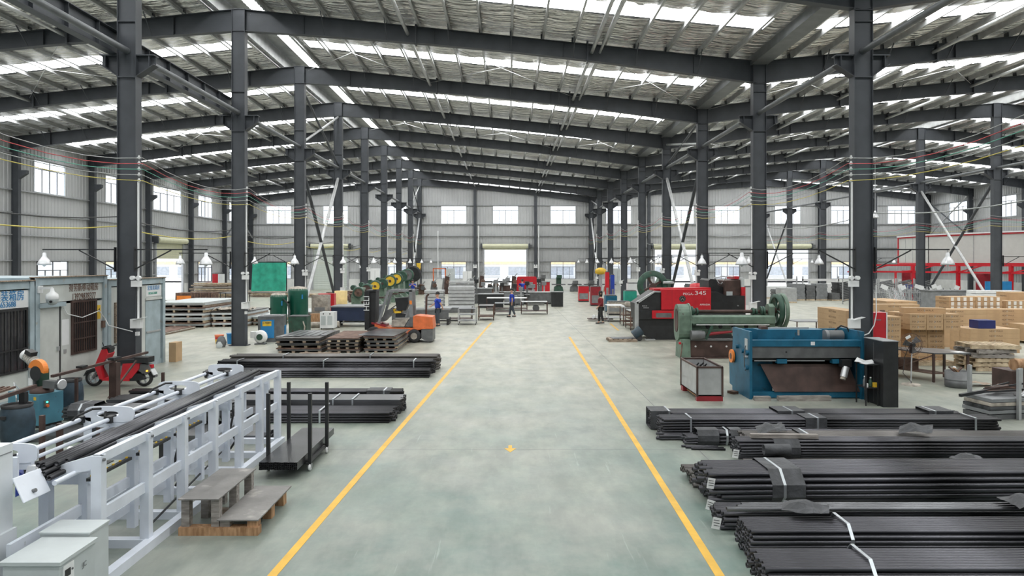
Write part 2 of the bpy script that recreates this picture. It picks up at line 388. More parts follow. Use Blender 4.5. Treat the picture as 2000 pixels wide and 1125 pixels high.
dn = [0]
def roller_door(axis, fixed, a, b, zo, ztop, inward, closed, desc):
    dn[0] += 1; r = thing('door_%d' % dn[0], desc, 'roller door', kind='structure')
    def B(mb, u0, u1, d0, d1, z0, z1):
        q = sorted((fixed + d0 * inward, fixed + d1 * inward))
        if axis == 'x': mb.box(u0, u1, q[0], q[1], z0, z1)
        else: mb.box(q[0], q[1], u0, u1, z0, z1)
        return mb
    for u in (a, b): part('door_rail', B(MB(), u - .1, u + .1, .02, .2, 0, ztop + .3), 'girt', r)
    p = (fixed + .35 * inward)
    c = MB().cyl((a - .1, p, ztop + .35), (b + .1, p, ztop + .35), .25, 14) if axis == 'x' else MB().cyl((p, a - .1, ztop + .35), (p, b + .1, ztop + .35), .25, 14)
    part('door_drum', c, mat('door_cream%d' % dn[0], (.62, .62, .45), .5, 0, .05), r, 'cream rolled-up shutter')
    for u in (a - .25, b + .25): part('drum_bracket', B(MB(), u - .06, u + .06, 0, .5, ztop + .05, ztop + .65), 'steel', r)
    part('door_motor', B(MB(), b + .35, b + .6, .1, .4, ztop + .2, ztop + .5), 'mid_grey', r)
    z = 0 if closed else zo; k = 0
    sl = None
    while z < ztop + .1:
        if sl is None: sl = B(MB(), a, b, .06, .1, 0, .19).add(*[[], []]).mesh('slat', M['door_cream%d' % dn[0]] if not closed else mat('door_green', (.50, .55, .50), .5, 0, .04)); 
        part('slat', sl, None, r).location.z = z
        z += .2
roller_door('x', YE, *DF[0], 4.55, 4.55, -1, True, 'closed pale green roller shutter door in the end wall')
roller_door('x', YE, *DF[1], 4.5, 4.55, -1, False, 'open roller shutter doorway at the end of the central aisle')
roller_door('x', YE, *DF[2], 4.5, 4.55, -1, False, 'open roller shutter doorway beyond the red punch press')
roller_door('x', YE, *DF[3], 4.5, 4.55, -1, False, 'open roller shutter doorway beyond the grey panel stacks')
roller_door('y', XL, 56.7, 61.5, 3.4, 4.6, 1, False, 'half-open roller shutter doorway in the cabin-side wall')

# roof
CE = thing('ceiling', 'pitched factory roof lined with wrinkled silver foil and crossed by skylight strips', 'ceiling', kind='structure')
SPANS = [(XL, XA), (XA, XB), (XB, XC), (XC, XR)]
NP = 16
sky_w = 1.1
for si, (xa, xb) in enumerate(SPANS):
    ra, rb = (.9 if xa in (XA, XC) else 0), (.9 if xb in (XA, XC) else 0)
    x0, x1 = xa + ra, xb - rb
    ta, tb = rtop(xa), rtop(xb)
    def zz(x): return ta + (tb - ta) * (x - xa) / (xb - xa) + .2
    ys = []
    for y0, y1 in zip([YF] + FR[1:], FR[1:] + [YE]):
        c = (y0 + y1) / 2 + .45
        ys.append((y0, c - sky_w / 2, False)); ys.append((c - sky_w / 2, c + sky_w / 2, True)); ys.append((c + sky_w / 2, y1, False))
    sx0, sx1 = x0 + .35 + (0 if ra else .5), x1 - .35 - (0 if rb else .5)
    mb = MB(); nseg = NP * 6; k = 0
    xs = sorted(set([x0 + (x1 - x0) * i / nseg for i in range(nseg + 1)] + [sx0, sx1]))
    def sag(x):
        t = ((x - x0) / (x1 - x0) * NP) % 1
        return zz(x) - .045 * sin(pi * t)
    rows = []
    for y0, y1, sk in ys:
        if sk: rows.append((y0, True))
        else:
            n_ = max(1, int((y1 - y0) / .26)); rows += [(y0 + (y1 - y0) * i / n_, False) for i in range(n_)]
    rows.append((YE, False)); nx = len(xs); V = []; F = []
    for j, (y, _) in enumerate(rows):
        amp = random.uniform(-.02, .02); ph = random.uniform(0, 6)
        for x in xs: V.append((x, y, sag(x) - .01 + amp * (.5 + .5 * sin(x * .9 + ph)) + random.uniform(-.009, .009)))
    for j in range(len(rows) - 1):
        for i in range(nx - 1):
            if rows[j][1] and xs[i] >= sx0 - 1e-6 and xs[i + 1] <= sx1 + 1e-6: continue
            F.append([j * nx + i, j * nx + i + 1, (j + 1) * nx + i + 1, (j + 1) * nx + i])
    mb.add(V, F, True)
    for y0, y1, sk in ys:
        if sk:
            part('skylight', MB().add([(sx0, y0, zz(sx0) + .01), (sx1, y0, zz(sx1) + .01), (sx1, y1, zz(sx1) + .01), (sx0, y1, zz(sx0) + .01)], [[0, 1, 2, 3]]), 'skylight', CE)
    part('roof_lining', mb, 'foil', CE)
    part('roof_sheet', MB().add([(x0, YF - .3, zz(x0) + .12), (x1, YF - .3, zz(x1) + .12), (x1, YE + .3, zz(x1) + .12), (x0, YE + .3, zz(x0) + .12)], [[0, 1, 2, 3]]), 'tin', CE)
    ang = math.atan2(tb - ta, xb - xa)
    pm = MB().box(-.006, .006, YF, YE, 0, .2).box(0, .07, YF, YE, .194, .2).box(0, .07, YF, YE, 0, .006).box(.064, .07, YF, YE, 0, .03).mesh('purlin', 'galv')
    for i in range(NP + 1):
        x = x0 + (x1 - x0) * i / NP; x = min(max(x, x0 + .12), x1 - .12)
        o = part('purlin', pm, None, CE); o.location = (x, 0, zz(x) - .2); o.rotation_euler = (0, -ang, 0)
# ridge vents over the two ridges
for xr in (XA, XC):
    t = rtop(xr) + .2
    for s in (-1, 1):
        part('ridge_side', MB().box(xr + s * .9 - .02, xr + s * .9 + .02, YF, YE, t - .12, t + .45), 'tin', CE)
    cor = MB(); 
    for i in range(int((YE - YF) / .3)):
        y = YF + i * .3
        for s in (-1, 1):
            x0_, x1_ = (xr + s * .2, xr + s * .95); x0_, x1_ = min(x0_, x1_), max(x0_, x1_)
            cor.add([(x0_, y, t + .5), (x1_, y, t + .42), (x1_, y + .15, t + .42), (x0_, y + .15, t + .5), (x0_, y + .3, t + .46), (x1_, y + .3, t + .38)], [[0, 1, 2, 3], [3, 2, 5, 4]])
    part('ridge_cover', cor, 'tin', CE)
    part('ridge_light', MB().box(xr - .2, xr + .2, YF, YE, t + .5, t + .52), 'skylight', CE)
# valley gutter
part('valley_gutter', MB().box(XB - .3, XB - .27, YF, YE, 10.45, 10.75).box(XB + .27, XB + .3, YF, YE, 10.45, 10.75).box(XB - .3, XB + .3, YF, YE, 10.42, 10.45), 'pipe_grey', CE)
for x in (-3.75, 3.1, -16.5, -23, 15.8, 22.2, 35, 41.3):
    part('tie_pipe', MB().cyl((x, YF, rtop(x) - .28), (x, YE, rtop(x) - .28), .07, 8), 'galv', CE)
part('tie_pipe', MB().cyl((3.4, YF, rtop(3.4) - .25), (3.4, YE, rtop(3.4) - .25), .05, 8), 'galv', CE)
for k in (5, 7, 11):
    for a, b in ((-9.6, -3.75), (-3.75, 3.1), (3.1, 9), (9.6, 15.8), (15.8, 22.2), (-23, -16.5)):
        for p, q in ((0, 1), (1, 0)):
            part('brace_rod', MB().cyl((a, FR[k + p], rtop(a) - .15), (b, FR[k + q], rtop(b) - .15), .012, 5), 'galv', CE)

# rafters
def rafter(k, xa, xb, lab):
    ta, tb = rtop(xa), rtop(xb); y = FR[k]; r = thing('roof_beam', lab, 'roof beam', kind='structure', loc=(0, y, 0))
    def P(x, d): return ta + (tb - ta) * (x - xa) / (xb - xa) - d
    def dep(x):
        t = (x - xa) / (xb - xa); return .82 - .24 * sin(pi * t)
    n = 8; X = [xa + (xb - xa) * i / n for i in range(n + 1)]
    w = MB(); tf = MB(); bf = MB()
    for a, b in zip(X, X[1:]):
        w.add([(a, 0, P(a, .0)), (b, 0, P(b, .0)), (b, 0, P(b, dep(b))), (a, 0, P(a, dep(a)))], [[0, 1, 2, 3]])
        for mb, d0, d1 in ((tf, lambda x: 0, lambda x: .02), (bf, lambda x: dep(x) - .02, lambda x: dep(x))):
            v = [(x, s * .12, P(x, d(x))) for x in (a, b) for s in (-1, 1) for d in (d0, d1)]
            mb.add(v, [[0, 4, 5, 1], [2, 3, 7, 6], [0, 2, 6, 4], [1, 5, 7, 3], [0, 1, 3, 2], [4, 6, 7, 5]])
    part('web', w, 'steel', r); part('flange', tf, 'steel', r); part('flange', bf, 'steel', r)
    st = MB(); cl = MB()
    for i in (1, 3, 5, 7):
        x = xa + (xb - xa) * i / 8
        for s in (-1, 1): st.box(x - .008, x + .008, min(0, s * .12), max(0, s * .12), P(x, dep(x)), P(x, 0))
    for x in ((xa * .66 + xb * .34), (xa * .33 + xb * .67)): st.box(x - .03, x + .03, -.14, .14, P(x, dep(x) + .06), P(x, -.08))
    x0, x1 = (xa + (.9 if xa in (XA, XC) else 0)), (xb - (.9 if xb in (XA, XC) else 0))
    for i in range(1, NP):
        x = x0 + (x1 - x0) * i / NP
        cl.box(x - .05, x + .02, -.1, .1, P(x, 0), P(x, -.17))
        if i % 2 == 0:
            cl.bar((x, -.12, P(x, dep(x) - .03)), (x, -.75, P(x, -.02)), .03); cl.bar((x, .12, P(x, dep(x) - .03)), (x, .75, P(x, -.02)), .03)
    part('stiffener', st, 'steel', r); part('purlin_cleat', cl, 'steel', r, kind='stuff')
sn = ['outer cabin-side', 'central', 'first storage-side', 'outer booth-side']
for k in range(3, 13):
    for si, (xa, xb) in enumerate(SPANS):
        rafter(k, xa, xb, 'dark grey roof beam over the %s slope, %s frame into the hall' % (sn[si], ordinal(k - 3)))

# columns
def column(x, k, row, brackets=True, big=.49):
    y = FR[k]; h = rtop(x) - .02; hw = big / 2
    r = thing('steel_column', 'dark grey steel column of the %s, %s in the row' % (row, ordinal(k - 3)), 'column', (x, y, 0), kind='structure')
    part('flange', MB().box(-hw, -hw + .016, -.15, .15, 0, h), 'steel', r); part('flange', MB().box(hw - .016, hw, -.15, .15, 0, h), 'steel', r)
    part('web', MB().box(-hw + .016, hw - .016, -.09, .09, 0.031, h), 'steel', r)
    part('base_plate', MB().box(-hw - .08, hw + .08, -.22, .22, 0, .03), 'steel', r)
    part('stiffener', MB().box(-hw + .017, hw - .017, -.14, .14, 9.4, 9.43).box(-hw + .017, hw - .017, -.14, .14, h - .82, h - .8).box(-hw + .017, hw - .017, -.14, .14, 7.94, 7.97), 'steel', r)
    if brackets:
        b = MB(); zb = 8.54
        for s in (-1, 1):
            b.prism([(s * hw, zb - .02), (s * (hw + .46), zb - .02), (s * (hw + .46), zb - .25), (s * hw, zb - .56)], 'y', -.01, .01)
            b.cb((s * (hw + .23), 0, zb - .01), (.48, .26, .03)); b.bar((s * (hw + .46), 0, zb - .25), (s * hw, 0, zb - .56), .02, .26, up=(0, 1, 0))
            b.cb((s * (hw + .33), 0, zb - .15), (.02, .24, .3))
        part('bracket', b, 'steel', r)
    return r
rows = [(XA, 'row beside the site cabins', 1), (XB, 'row beside the punch press', 1), (XC, 'row among the carton stacks', 1)]
CL = {}
for x, row, _ in rows:
    for k in range(3, 13): CL[(x, k)] = column(x, k, row)
for k in range(3, 13):
    for x, row in ((XL + .35, 'cabin-side wall'), (XR - .35, 'booth-side wall')):
        y = FR[k]; s = 1 if x < 0 else -1; h = rtop(x)
        r = thing('steel_column', 'dark grey steel wall column of the %s, %s in the row' % (row, ordinal(k - 3)), 'column', (x, y, 0), kind='structure')
        part('flange', MB().box(-.2, -.185, -.13, .13, 0, h), 'steel', r); part('flange', MB().box(.185, .2, -.13, .13, 0, h), 'steel', r)
        part('web', MB().box(-.185, .185, -.06, .06, 0, h), 'steel', r)
        part('bracket', MB().prism([(s * .2, 8.5), (s * .66, 8.5), (s * .66, 8.3), (s * .2, 8.0)], 'y', -.12, .12), 'steel', r)
for x in (-22.9, -16.5, -3.75, 3.05, 15.8, 22.2, 35, 41.2):
    r = thing('wind_post', 'dark grey end-wall post standing %s the central doorway, about %d metres away' % ('cabin side of' if x < 0 else 'booth side of', abs(x)), 'post', (x, YE - .35, 0), kind='structure')
    h = rtop(x) - .2
    part('flange', MB().box(-.16, .16, -.16, -.145, 0, h), 'steel', r); part('web', MB().box(-.01, .01, -.145, .145, 0, h), 'steel', r); part('flange', MB().box(-.16, .16, .145, .16, 0, h), 'steel', r)

# runway pipes between brackets, crane beam, diagonal bracing
for x, lab in ((XA, 'above the cabins'), (XB, 'above the punch press'), (XC, 'above the carton stacks')):
    pm = MB()
    for k in range(0, 12): pm.cyl((x, FR[k] + .1, 8.64), (x, FR[k + 1] - .1, 8.64), .085, 12)
    solo('runway_pipe', pm, 'pipe_grey', 'grey steel pipe running along the column brackets ' + lab, 'pipe', kind='structure')
r = thing('crane_beam', 'deep dark grey steel beam carried along the columns above the cabins', 'beam', kind='structure')
part('web', MB().box(-10.39, -10.37, FR[0], FR[5] + .1, 8.58, 9.16), 'steel', r)
part('flange', MB().box(-10.5, -10.26, FR[0], FR[5] + .1, 9.16, 9.18), 'steel', r); part('flange', MB().box(-10.5, -10.26, FR[0], FR[5] + .1, 8.56, 8.58), 'steel', r)
st = MB()
y = FR[0]
while y < FR[5] - .5: st.box(-10.49, -10.27, y, y + .015, 8.58, 9.16); y += 1.2
part('stiffener', st, 'steel', r)
def brace(x, y0, z0, y1, z1, rad, m, lab): solo('diagonal_brace', MB().cyl((x, y0, z0), (x, y1, z1), rad, 10), m, lab, 'brace', kind='structure')
for x, nm in ((XA, 'cabin-side'), (XB, 'press-side')):
    for k in (6, 11):
        a, b = FR[k] + .1, FR[k + 1] - .1
        pl = 'nearer' if k == 6 else 'farther'
        brace(x, a, .3, b, 8.0, .085, 'galv', 'pale diagonal brace rising away in the %s %s braced bay' % (pl, nm)); brace(x, a, 8.0, b, .3, .085, 'steel', 'dark diagonal brace falling away in the %s %s braced bay' % (pl, nm))
        brace(x, a, 8.8, b, 11.6 if x < 0 else 10, .06, 'galv', 'thin pale upper brace rising away in the %s %s braced bay' % (pl, nm)); brace(x, a, 11.6 if x < 0 else 10, b, 8.8, .06, 'steel', 'thin dark upper brace falling away in the %s %s braced bay' % (pl, nm))
for k in (7, 11):
    a, b = FR[k] + .1, FR[k + 1] - .1
    brace(XC, a, .3, b, 8.0, .08, 'galv', 'pale diagonal brace by the carton-side columns, %s bay' % ('nearer' if k == 7 else 'farther')); brace(XC, a, 8.0, b, .3, .08, 'steel', 'dark diagonal brace by the carton-side columns, %s bay' % ('nearer' if k == 7 else 'farther'))
for k, p in ((11, 2),):
    for x, nm in ((XR - .5, 'booth-side'), (XL + .5, 'cabin-side')):
        brace(x, FR[k], 5.8, FR[k + 1], 10, .07, 'steel', 'dark wall brace rising away on the %s wall, %s' % (nm, 'nearer bay' if p == 1 else 'last bay')); brace(x, FR[k], 10, FR[k + 1], 5.8, .07, 'galv', 'pale wall brace falling away on the %s wall, %s' % (nm, 'nearer bay' if p == 1 else 'last bay'))

# the yard outside
solo('ground', MB().box(-120, 140, -60, 190, -.5, -.22), 'asphalt', 'pale concrete yard seen through the open doors', 'ground', kind='structure')
r = thing('neighbour_building', 'white works building with blue-grey window bands beyond the open doors', 'building', (0, 112, 0))
part('wall', MB().box(-70, 100, 0, 12, 0, 8), 'facade', r)
for i in range(28):
    x = -66 + i * 6
    part('window', MB().box(x, x + 4.6, -.06, .0, 1.0, 2.35), 'facade_glass', r); part('sill', MB().box(x - .1, x + 4.7, -.2, 0, .75, .88), 'white', r)
part('orange_band', MB().box(-70, 100, -.1, 0, 2.75, 3.2), mat('orange_band', (.9, .70, .42), .6), r, 'orange band along the facade')
r = thing('yard_building', 'white building with orange corner beyond the half-open side doorway', 'building', (-60, 62, 0))
part('wall', MB().box(-8, 0, -30, 30, 0, 9), 'facade', r); part('orange_corner', MB().box(0, .1, -4, -2.6, 0, 9), 'orange_band', r); part('window', MB().box(0, .06, -12, -8, 1, 3), 'facade_glass', r)
# ---------------- conduits, lamps and boxes on the columns
def shade_mesh():
    return MB().lathe([(.03, .0), (.045, -.02), (.05, -.1), (.07, -.13), (.12, -.2), (.16, -.29), (.165, -.33), (.158, -.33), (.11, -.2), (.06, -.13)], 14, caps=False).mesh('lamp_shade', 'chrome')
SH = shade_mesh()
def lamp(x, k, side, ln, label):
    y = FR[k] - .2; x0 = x + side * .25; z = 3.43
    r = thing('bracket_lamp', label, 'lamp', (x0, y, z), group='bracket lamps on the columns')
    part('arm', MB().bar((0, 0, 0), (side * ln, 0, 0), .035), 'black', r)
    part('brace', MB().bar((0, 0, -.52), (side * .95, 0, -.02), .03), 'black', r)
    part('wall_plate', MB().box(min(0, side * .02), max(0, side * .02), -.05, .05, -.58, .06), 'black', r)
    part('hanger', MB().cyl((side * (ln - .04), 0, 0), (side * (ln - .04), 0, -.09), .012, 6), 'galv', r)
    s = part('lamp_shade', SH, None, r); s.location = (side * (ln - .04), 0, -.08)
    part('bulb', MB().lathe([(.02, -.2), (.05, -.26), (.045, -.33), (.01, -.37)], 8), 'plastic_white', s)
for x, row in ((XA, 'cabin-side'), (XB, 'press-side')):
    for k in range(4, 12):
        for side in (-1, 1):
            ln = 1.9 if x == XA else (3.0 if side < 0 and k == 4 else 1.95)
            lamp(x, k, side, ln, 'bell lamp on a black arm, %s column row, %s column, arm toward the %s' % (row, ordinal(k - 4), 'aisle' if side * x < 0 else 'outer wall'))
for k in (7, 9, 11):
    lamp(XC, k, 1, 2.0, 'bell lamp on a black arm among the carton-side columns, %s column' % ordinal(k - 4))
for x, s, ks in ((XA, 1, range(4, 12)), (XB, -1, range(4, 12))):
    for k in ks:
        c = CL[(x, k)]; xx = s * .29
        part('conduit', MB().cyl((xx, -.1, 1.55), (xx, -.1, 5.2 if k < 7 else 6), .028, 8), 'plastic_white', c, 'white vertical conduit')
        sb = part('switch_box', MB().box(xx - .12, xx + .14, -.28, -.12, 1.38, 1.62), 'plastic_white', c, 'white switch box with a lid ajar')
        part('box_lid', MB().cb((xx + .1, -.22, 1.63), (.3, .2, .012), ry=R(-14)), 'plastic_white', sb)
        part('socket', MB().box(xx - .03, xx + .05, -.2, -.12, 1.18, 1.28), 'plastic_white', c)
        if k < 9:
            e = part('emergency_light', MB().box(xx - .12, xx + .12, -.24, -.14, 2.46, 2.62), 'plastic_white', c, 'white twin-head emergency light')
            part('light_head', MB().cyl((xx - .08, -.28, 2.69), (xx - .08, -.18, 2.69), .055, 10), 'plastic_white', e)
            part('light_head', MB().cyl((xx + .08, -.28, 2.69), (xx + .08, -.18, 2.69), .055, 10), 'plastic_white', e)
        ins = MB()
        for j in range(5): ins.lathe([(.02, 5.2 + j * .15), (.045, 5.24 + j * .15), (.02, 5.28 + j * .15), (.03, 5.3 + j * .15)], 7, (xx + s * .03, -.12, 0))
        part('insulators', ins, 'plastic_white', c, kind='stuff')
c = CL[(XB, 4)]
pts = [(-.29, -.16, 1.2), (-.1, -.2, 1.16), (.1, -.2, 1.24), (.24, -.2, 1.45), (.3, -.2, 1.75), (.31, -.16, 2.5)]
part('hanging_cable', MB().path(pts, .014), 'plastic_white', c, 'white cable looping round the column')
for x, s, nm in ((XA, 1, 'cabin-side'), (XB, -1, 'press-side'), (XC, -1, 'carton-side')):
    for j, (m, cn) in enumerate((('wire_yellow', 'yellow'), ('wire_grey', 'grey'), ('wire_green', 'green'), ('wire_red', 'red'), ('wire_grey', 'pale topmost'))):
        mb = MB()
        for k in range(3, 12):
            y0, y1 = FR[k], FR[k + 1]; n = 6 if k < 7 else 3
            P = [(x + s * .35, y0 + (y1 - y0) * t / n, 5.25 + j * .15 - .22 * 4 * (t / n) * (1 - t / n) * (1 + .15 * j)) for t in range(n + 1)]
            mb.path(P, .009, 4)
        solo('power_wire', mb, m, '%s power wire strung between the %s columns' % (cn, nm), 'wire')
for x, z, m, nm in ((XA - .3, 4.3, 'black', 'black cable sagging low between the cabin-side columns'), (XA - .33, 4.05, 'wire_yellow', 'thin yellow cable sagging low between the cabin-side columns'), (XB + .3, 4.4, 'wire_grey', 'grey cable sagging low between the press-side columns')):
    mb = MB()
    for k in range(3, 12):
        y0, y1 = FR[k], FR[k + 1]
        mb.path([(x, y0 + (y1 - y0) * t / 5, z - .2 * 4 * (t / 5) * (1 - t / 5)) for t in range(6)], .014, 4)
    solo('power_cable', mb, m, nm, 'cable')

# ---------------- bundles of steel tube lying across the hall
def fillp(poly, r):
    zs = [p[1] for p in poly]; out = []; z = min(zs) + r; i = 0
    while z <= max(zs) - r + 1e-6:
        X = []
        for (a, b), (c, d) in zip(poly, poly[1:] + poly[:1]):
            if (b - z) * (d - z) < 0 or b == z: 
                if b != d: X.append(a + (c - a) * (z - b) / (d - b))
        if len(X) >= 2:
            y0, y1 = min(X) + r, max(X) - r; n = max(1, int((y1 - y0) / (2 * r) + 1.001))
            for j in range(n): out.append((y0 + (y1 - y0) * (j / (n - 1) if n > 1 else .5), z))
        z += 1.93 * r; i += 1
    return out
def hexa(w, h): return [(-w * .32, 0), (w * .32, 0), (w * .5, h * .35), (w * .5, h * .65), (w * .3, h), (-w * .3, h), (-w * .5, h * .65), (-w * .5, h * .35)]
def rect(w, h): return [(-w / 2, 0), (w / 2, 0), (w / 2, h), (-w / 2, h)]
TM = {}
def bundle(label, x0, L, y, z, poly, r, m, group, straps=(), wraps=(), sq=False, jit=.04, rz=0, tags=(), small=None, endside=-1):
    t = thing('tube_bundle', label, 'tube bundle', (x0, y, z), rz, group)
    key = (round(L, 2), r, m, sq)
    if key not in TM: TM[key] = MB().pipe((0, 0, 0), (L, 0, 0), r * (1.38 if sq else 1), r * .18, 4 if sq else 8).mesh('tube', m)
    for (yy, zz) in fillp(poly, r):
        o = part('tube', TM[key], None, t); o.location = (random.uniform(-jit, jit), yy, zz)
    def ring(w, th, xs, sag=0):
        mb = MB(); n = len(poly)
        cy = sum(p[0] for p in poly) / n; cz = sum(p[1] for p in poly) / n
        Pi = [(p[0] + .003 * (1 if p[0] > cy else -1), p[1] + .003 * (1 if p[1] > cz else -1)) for p in poly]
        Po = [(p[0] + th * (1 if p[0] > cy else -1), max(-z + .001 - 0, p[1] + th * (1 if p[1] > cz else -1))) for p in poly]
        for i in range(n):
            j = (i + 1) % n
            mb.add([(x, *q) for x in (xs, xs + w) for q in (Pi[i], Pi[j], Po[j], Po[i])], [[0, 1, 5, 4], [2, 3, 7, 6], [0, 3, 2, 1], [4, 5, 6, 7]])
        return mb
    for s in straps: part('strap', ring(.035, .010, s), 'strap', t)
    for s, wd in wraps: part('wrapping', ring(wd, .0075, s), 'wrap', t, 'dull black protective wrapping')
    for (yy, zz, a) in tags:
        g = part('paper_tag', MB().cb((-.06, yy, zz), (.1, .004, .13), rz=R(a), ry=R(12)), 'plastic_white', t, 'white printed paper tag')
        for q in range(3): part('print_line', MB().cb((-.06, yy - .004, zz + .035 - q * .03), (.07, .002, .006), rz=R(a), ry=R(12)), 'black', g)
    return t
GR = 'tube bundles on the floor beside the punch press'
bundle('long black tube bundle nearest the blue shear, black wrapped at its tip', 2.68, 5.7, 12.9, .02, rect(.42, .32), .025, 'tube_black', GR, (.28, 2.55, 5.2), ((-.05, .35), (2.3, .5), (5.1, .45)))
bundle('shiny black tube bundle with three bright straps in front of the longest back bundle', 2.72, 6.0, 12.36, .03, rect(.38, .3), .025, 'tube_black', GR, (.5, 2.75, 5.55), ((2.55, .38),))
bundle('short flat layer of tubes sticking out under the shiny bundle', 2.66, 3.2, 12.04, .005, rect(.22, .09), .022, 'tube_black', GR, jit=.1)
bundle('flat low tube layer poking out beside the plastic-wrapped tube end', 3.02, .8, 11.8, .005, rect(.3, .16), .022, 'tube_black', GR, jit=.04)
bundle('bundle with a shiny plastic-wrapped end and one white strap', 3.25, 4.5, 11.7, .0, hexa(.3, .26), .03, 'tube_black', GR, (.42,), ((-.06, .36), (.5, .2)))
bundle('dark tube bundle with a torn wrapping sheet draped on its end', 3.86, 5.0, 11.33, .0, rect(.38, .3), .024, 'tube_rust', GR, (1.0,), ((.9, .12),), jit=.03)
bundle('black tube bundle with a ragged end and a dangling white tag', 3.62, 5.2, 10.92, .0, hexa(.4, .3), .022, 'tube_black', GR, (), ((.55, .4),), tags=((-.18, .0 + .1, 10),), jit=.03)
bundle('thin brown-black tubes lying low between two larger bundles', 3.62, 5.35, 10.5, .0, rect(.3, .07), .03, 'tube_rust', GR, jit=.05)
bundle('flat bundle of brownish tubes just behind the largest bundle', 2.62, 6.3, 9.72, .0, rect(.6, .2), .03, 'tube_rust', GR, jit=.12)
bundle('largest hexagonal tube bundle with a broad wrapping band and two paper tags', 2.58, 6.2, 8.98, .0, hexa(.8, .46), .032, 'tube_black', GR, (.86,), ((.72, .42),), tags=((-.42, .34, 12), (-.40, .06, -18)), jit=.1, rz=R(1.0))
bundle('low round tube bundle with a white end label below the largest bundle', 2.45, 6.4, 8.08, .0, hexa(.42, .25), .028, 'tube_black', GR, tags=((-.2, .1, 5),), jit=.04)
bundle('few long bluish tubes laid loose on top of the bundle in front', 2.62, 6.4, 7.9, .255, rect(.2, .06), .028, 'tube_grey', GR, jit=.16)
bundle('hexagonal bundle of thick round tubes with one broad bright strap', 2.5, 6.3, 7.3, .0, hexa(.5, .37), .024, 'tube_black', GR, (1.02,), ((3.2, .3),), tags=(), jit=.02)
bundle('foremost black tube bundle cut by the bottom edge of the view', 2.36, 6.2, 6.48, .0, hexa(.54, .36), .027, 'tube_black', GR, (.95,), ((4.2, .3),), jit=.04)
for (x, y, z, a, lab) in ((4.3, 11.25, .34, 8, 'torn grey wrapping sheet lying over the bundle end'), (6.65, 11.2, .34, -20, 'crumpled pointed wrapping sheet standing on the tubes'), (6.9, 10.3, .12, 30, 'small dark crumpled wrapping scrap beyond the wooden bar'), (3.25, 7.5, .38, -12, 'ragged grey wrapping scrap above the strapped bundle'), (5.9, 7.85, .33, 15, 'curled wrapping piece on the bluish tubes')):
    mb = MB(); n = 6; V = []
    for i in range(n + 1):
        for j in range(n + 1):
            u, v = i / n - .5, j / n - .5
            V.append((u * .48 + .08 * v, v * .34, .03 + .10 * math.exp(-((u + .1) ** 2 + v * v) * 9) + random.uniform(-.015, .02) + (.12 * (u + v) if a in (8, -20) else 0) * abs(u)))
    mb.add(V + [(p[0], p[1], p[2] - .004) for p in V], [[i * (n + 1) + j, (i + 1) * (n + 1) + j, (i + 1) * (n + 1) + j + 1, i * (n + 1) + j + 1] for i in range(n) for j in range(n)] + [[49 + i * 7 + j + 1, 49 + (i + 1) * 7 + j + 1, 49 + (i + 1) * 7 + j, 49 + i * 7 + j] for i in range(n) for j in range(n)])
    solo('wrapping_sheet', mb, 'wrap', lab, 'wrapping', (x, y, z), R(a))
def beam(name, a, b, w, h, m, lab): solo(name, MB().bar(a, b, w, h), m, lab, 'wooden beam')
beam('wooden_beam', (3.85, 10.92, .34), (4.9, 10.88, .34), .09, .06, 'wood_grey', 'short weathered timber resting on the bundle below the torn sheet')
beam('wooden_beam', (3.15, 10.15, .06), (4.25, 10.12, .06), .1, .11, 'wood_grey', 'weathered square timber tied with wire before the largest bundle')
solo('rolled_wrapping', MB().pipe((3.95, 10.62, .2), (4.35, 10.6, .2), .085, .01, 12), 'wrap', 'rolled piece of grey wrapping at the ragged bundle end', 'wrapping')
for i, (y, x, L) in enumerate(((11.5, 2.9, .6), (11.42, 2.95, .62), (11.33, 3.02, .55))):
    solo('loose_tube', MB().pipe((x, y, .02 + .0 * i), (x + L, y - .04, .02), .018, .004, 8), 'tube_black', ('thin loose tube on the floor farthest under the plastic-wrapped end', 'thin loose tube lying between two others on the floor', 'thin loose tube on the floor closest to the ragged bundle end')[i], 'tube')
GLF = 'tube bundles on the floor beside the sheet stacks'
bundle('rear thin tube bundle right below the sheet stacks', -8.0, 5.95, 20.0, .0, rect(.5, .42), .03, 'tube_rust', GLF, (1.5, 4), jit=.08)
bundle('middle dark tube bundle with three bright straps below the sheet stacks', -8.05, 5.95, 19.3, .0, rect(.5, .36), .026, 'tube_black', GLF, (.5, 2.9, 5.4), jit=.05)
bundle('low smooth grey-black tube pack in front of the strapped one', -8.15, 6.02, 18.62, .0, [(-.25, 0), (.25, 0), (.25, .22), (-.2, .22)], .026, 'tube_black', GLF, (), jit=.02)
bundle('tube pack behind the trolley with a wrapped outer end', -8.2, 5.9, 14.95, .0, rect(.36, .33), .028, 'tube_black', GLF, (5.5,), ((5.15, .5),), jit=.05)
bundle('broad grey square-tube pack behind the trolley, two bright straps near its end', -8.2, 6.0, 14.3, .0, rect(.6, .3), .03, 'tube_grey', GLF, (4.6, 5.0), jit=.04, sq=True)
bundle('low dark tube pack closest behind the trolley uprights', -8.25, 6.0, 13.55, .0, rect(.7, .24), .026, 'tube_black', GLF, (4.6,), jit=.05)
bundle('tube pack between the white loader and its wrapped end, with one bright strap', -8.3, 3.1, 13.0, .14, hexa(.5, .3), .026, 'tube_grey', GLF, (.3, 2.9), ((.1, .45), (2.65, .45)), jit=.03)
bundle('flat light grey tube layer seen through the white guide rails', -8.4, 4.2, 12.2, .0, rect(.8, .12), .03, 'tube_grey', GLF, jit=.06, sq=True)
beam('wooden_beam', (-6.9, 22.7, .06), (-5.6, 22.7, .06), .1, .1, 'wood', 'brown timber lying in front of the middle sheet stack')

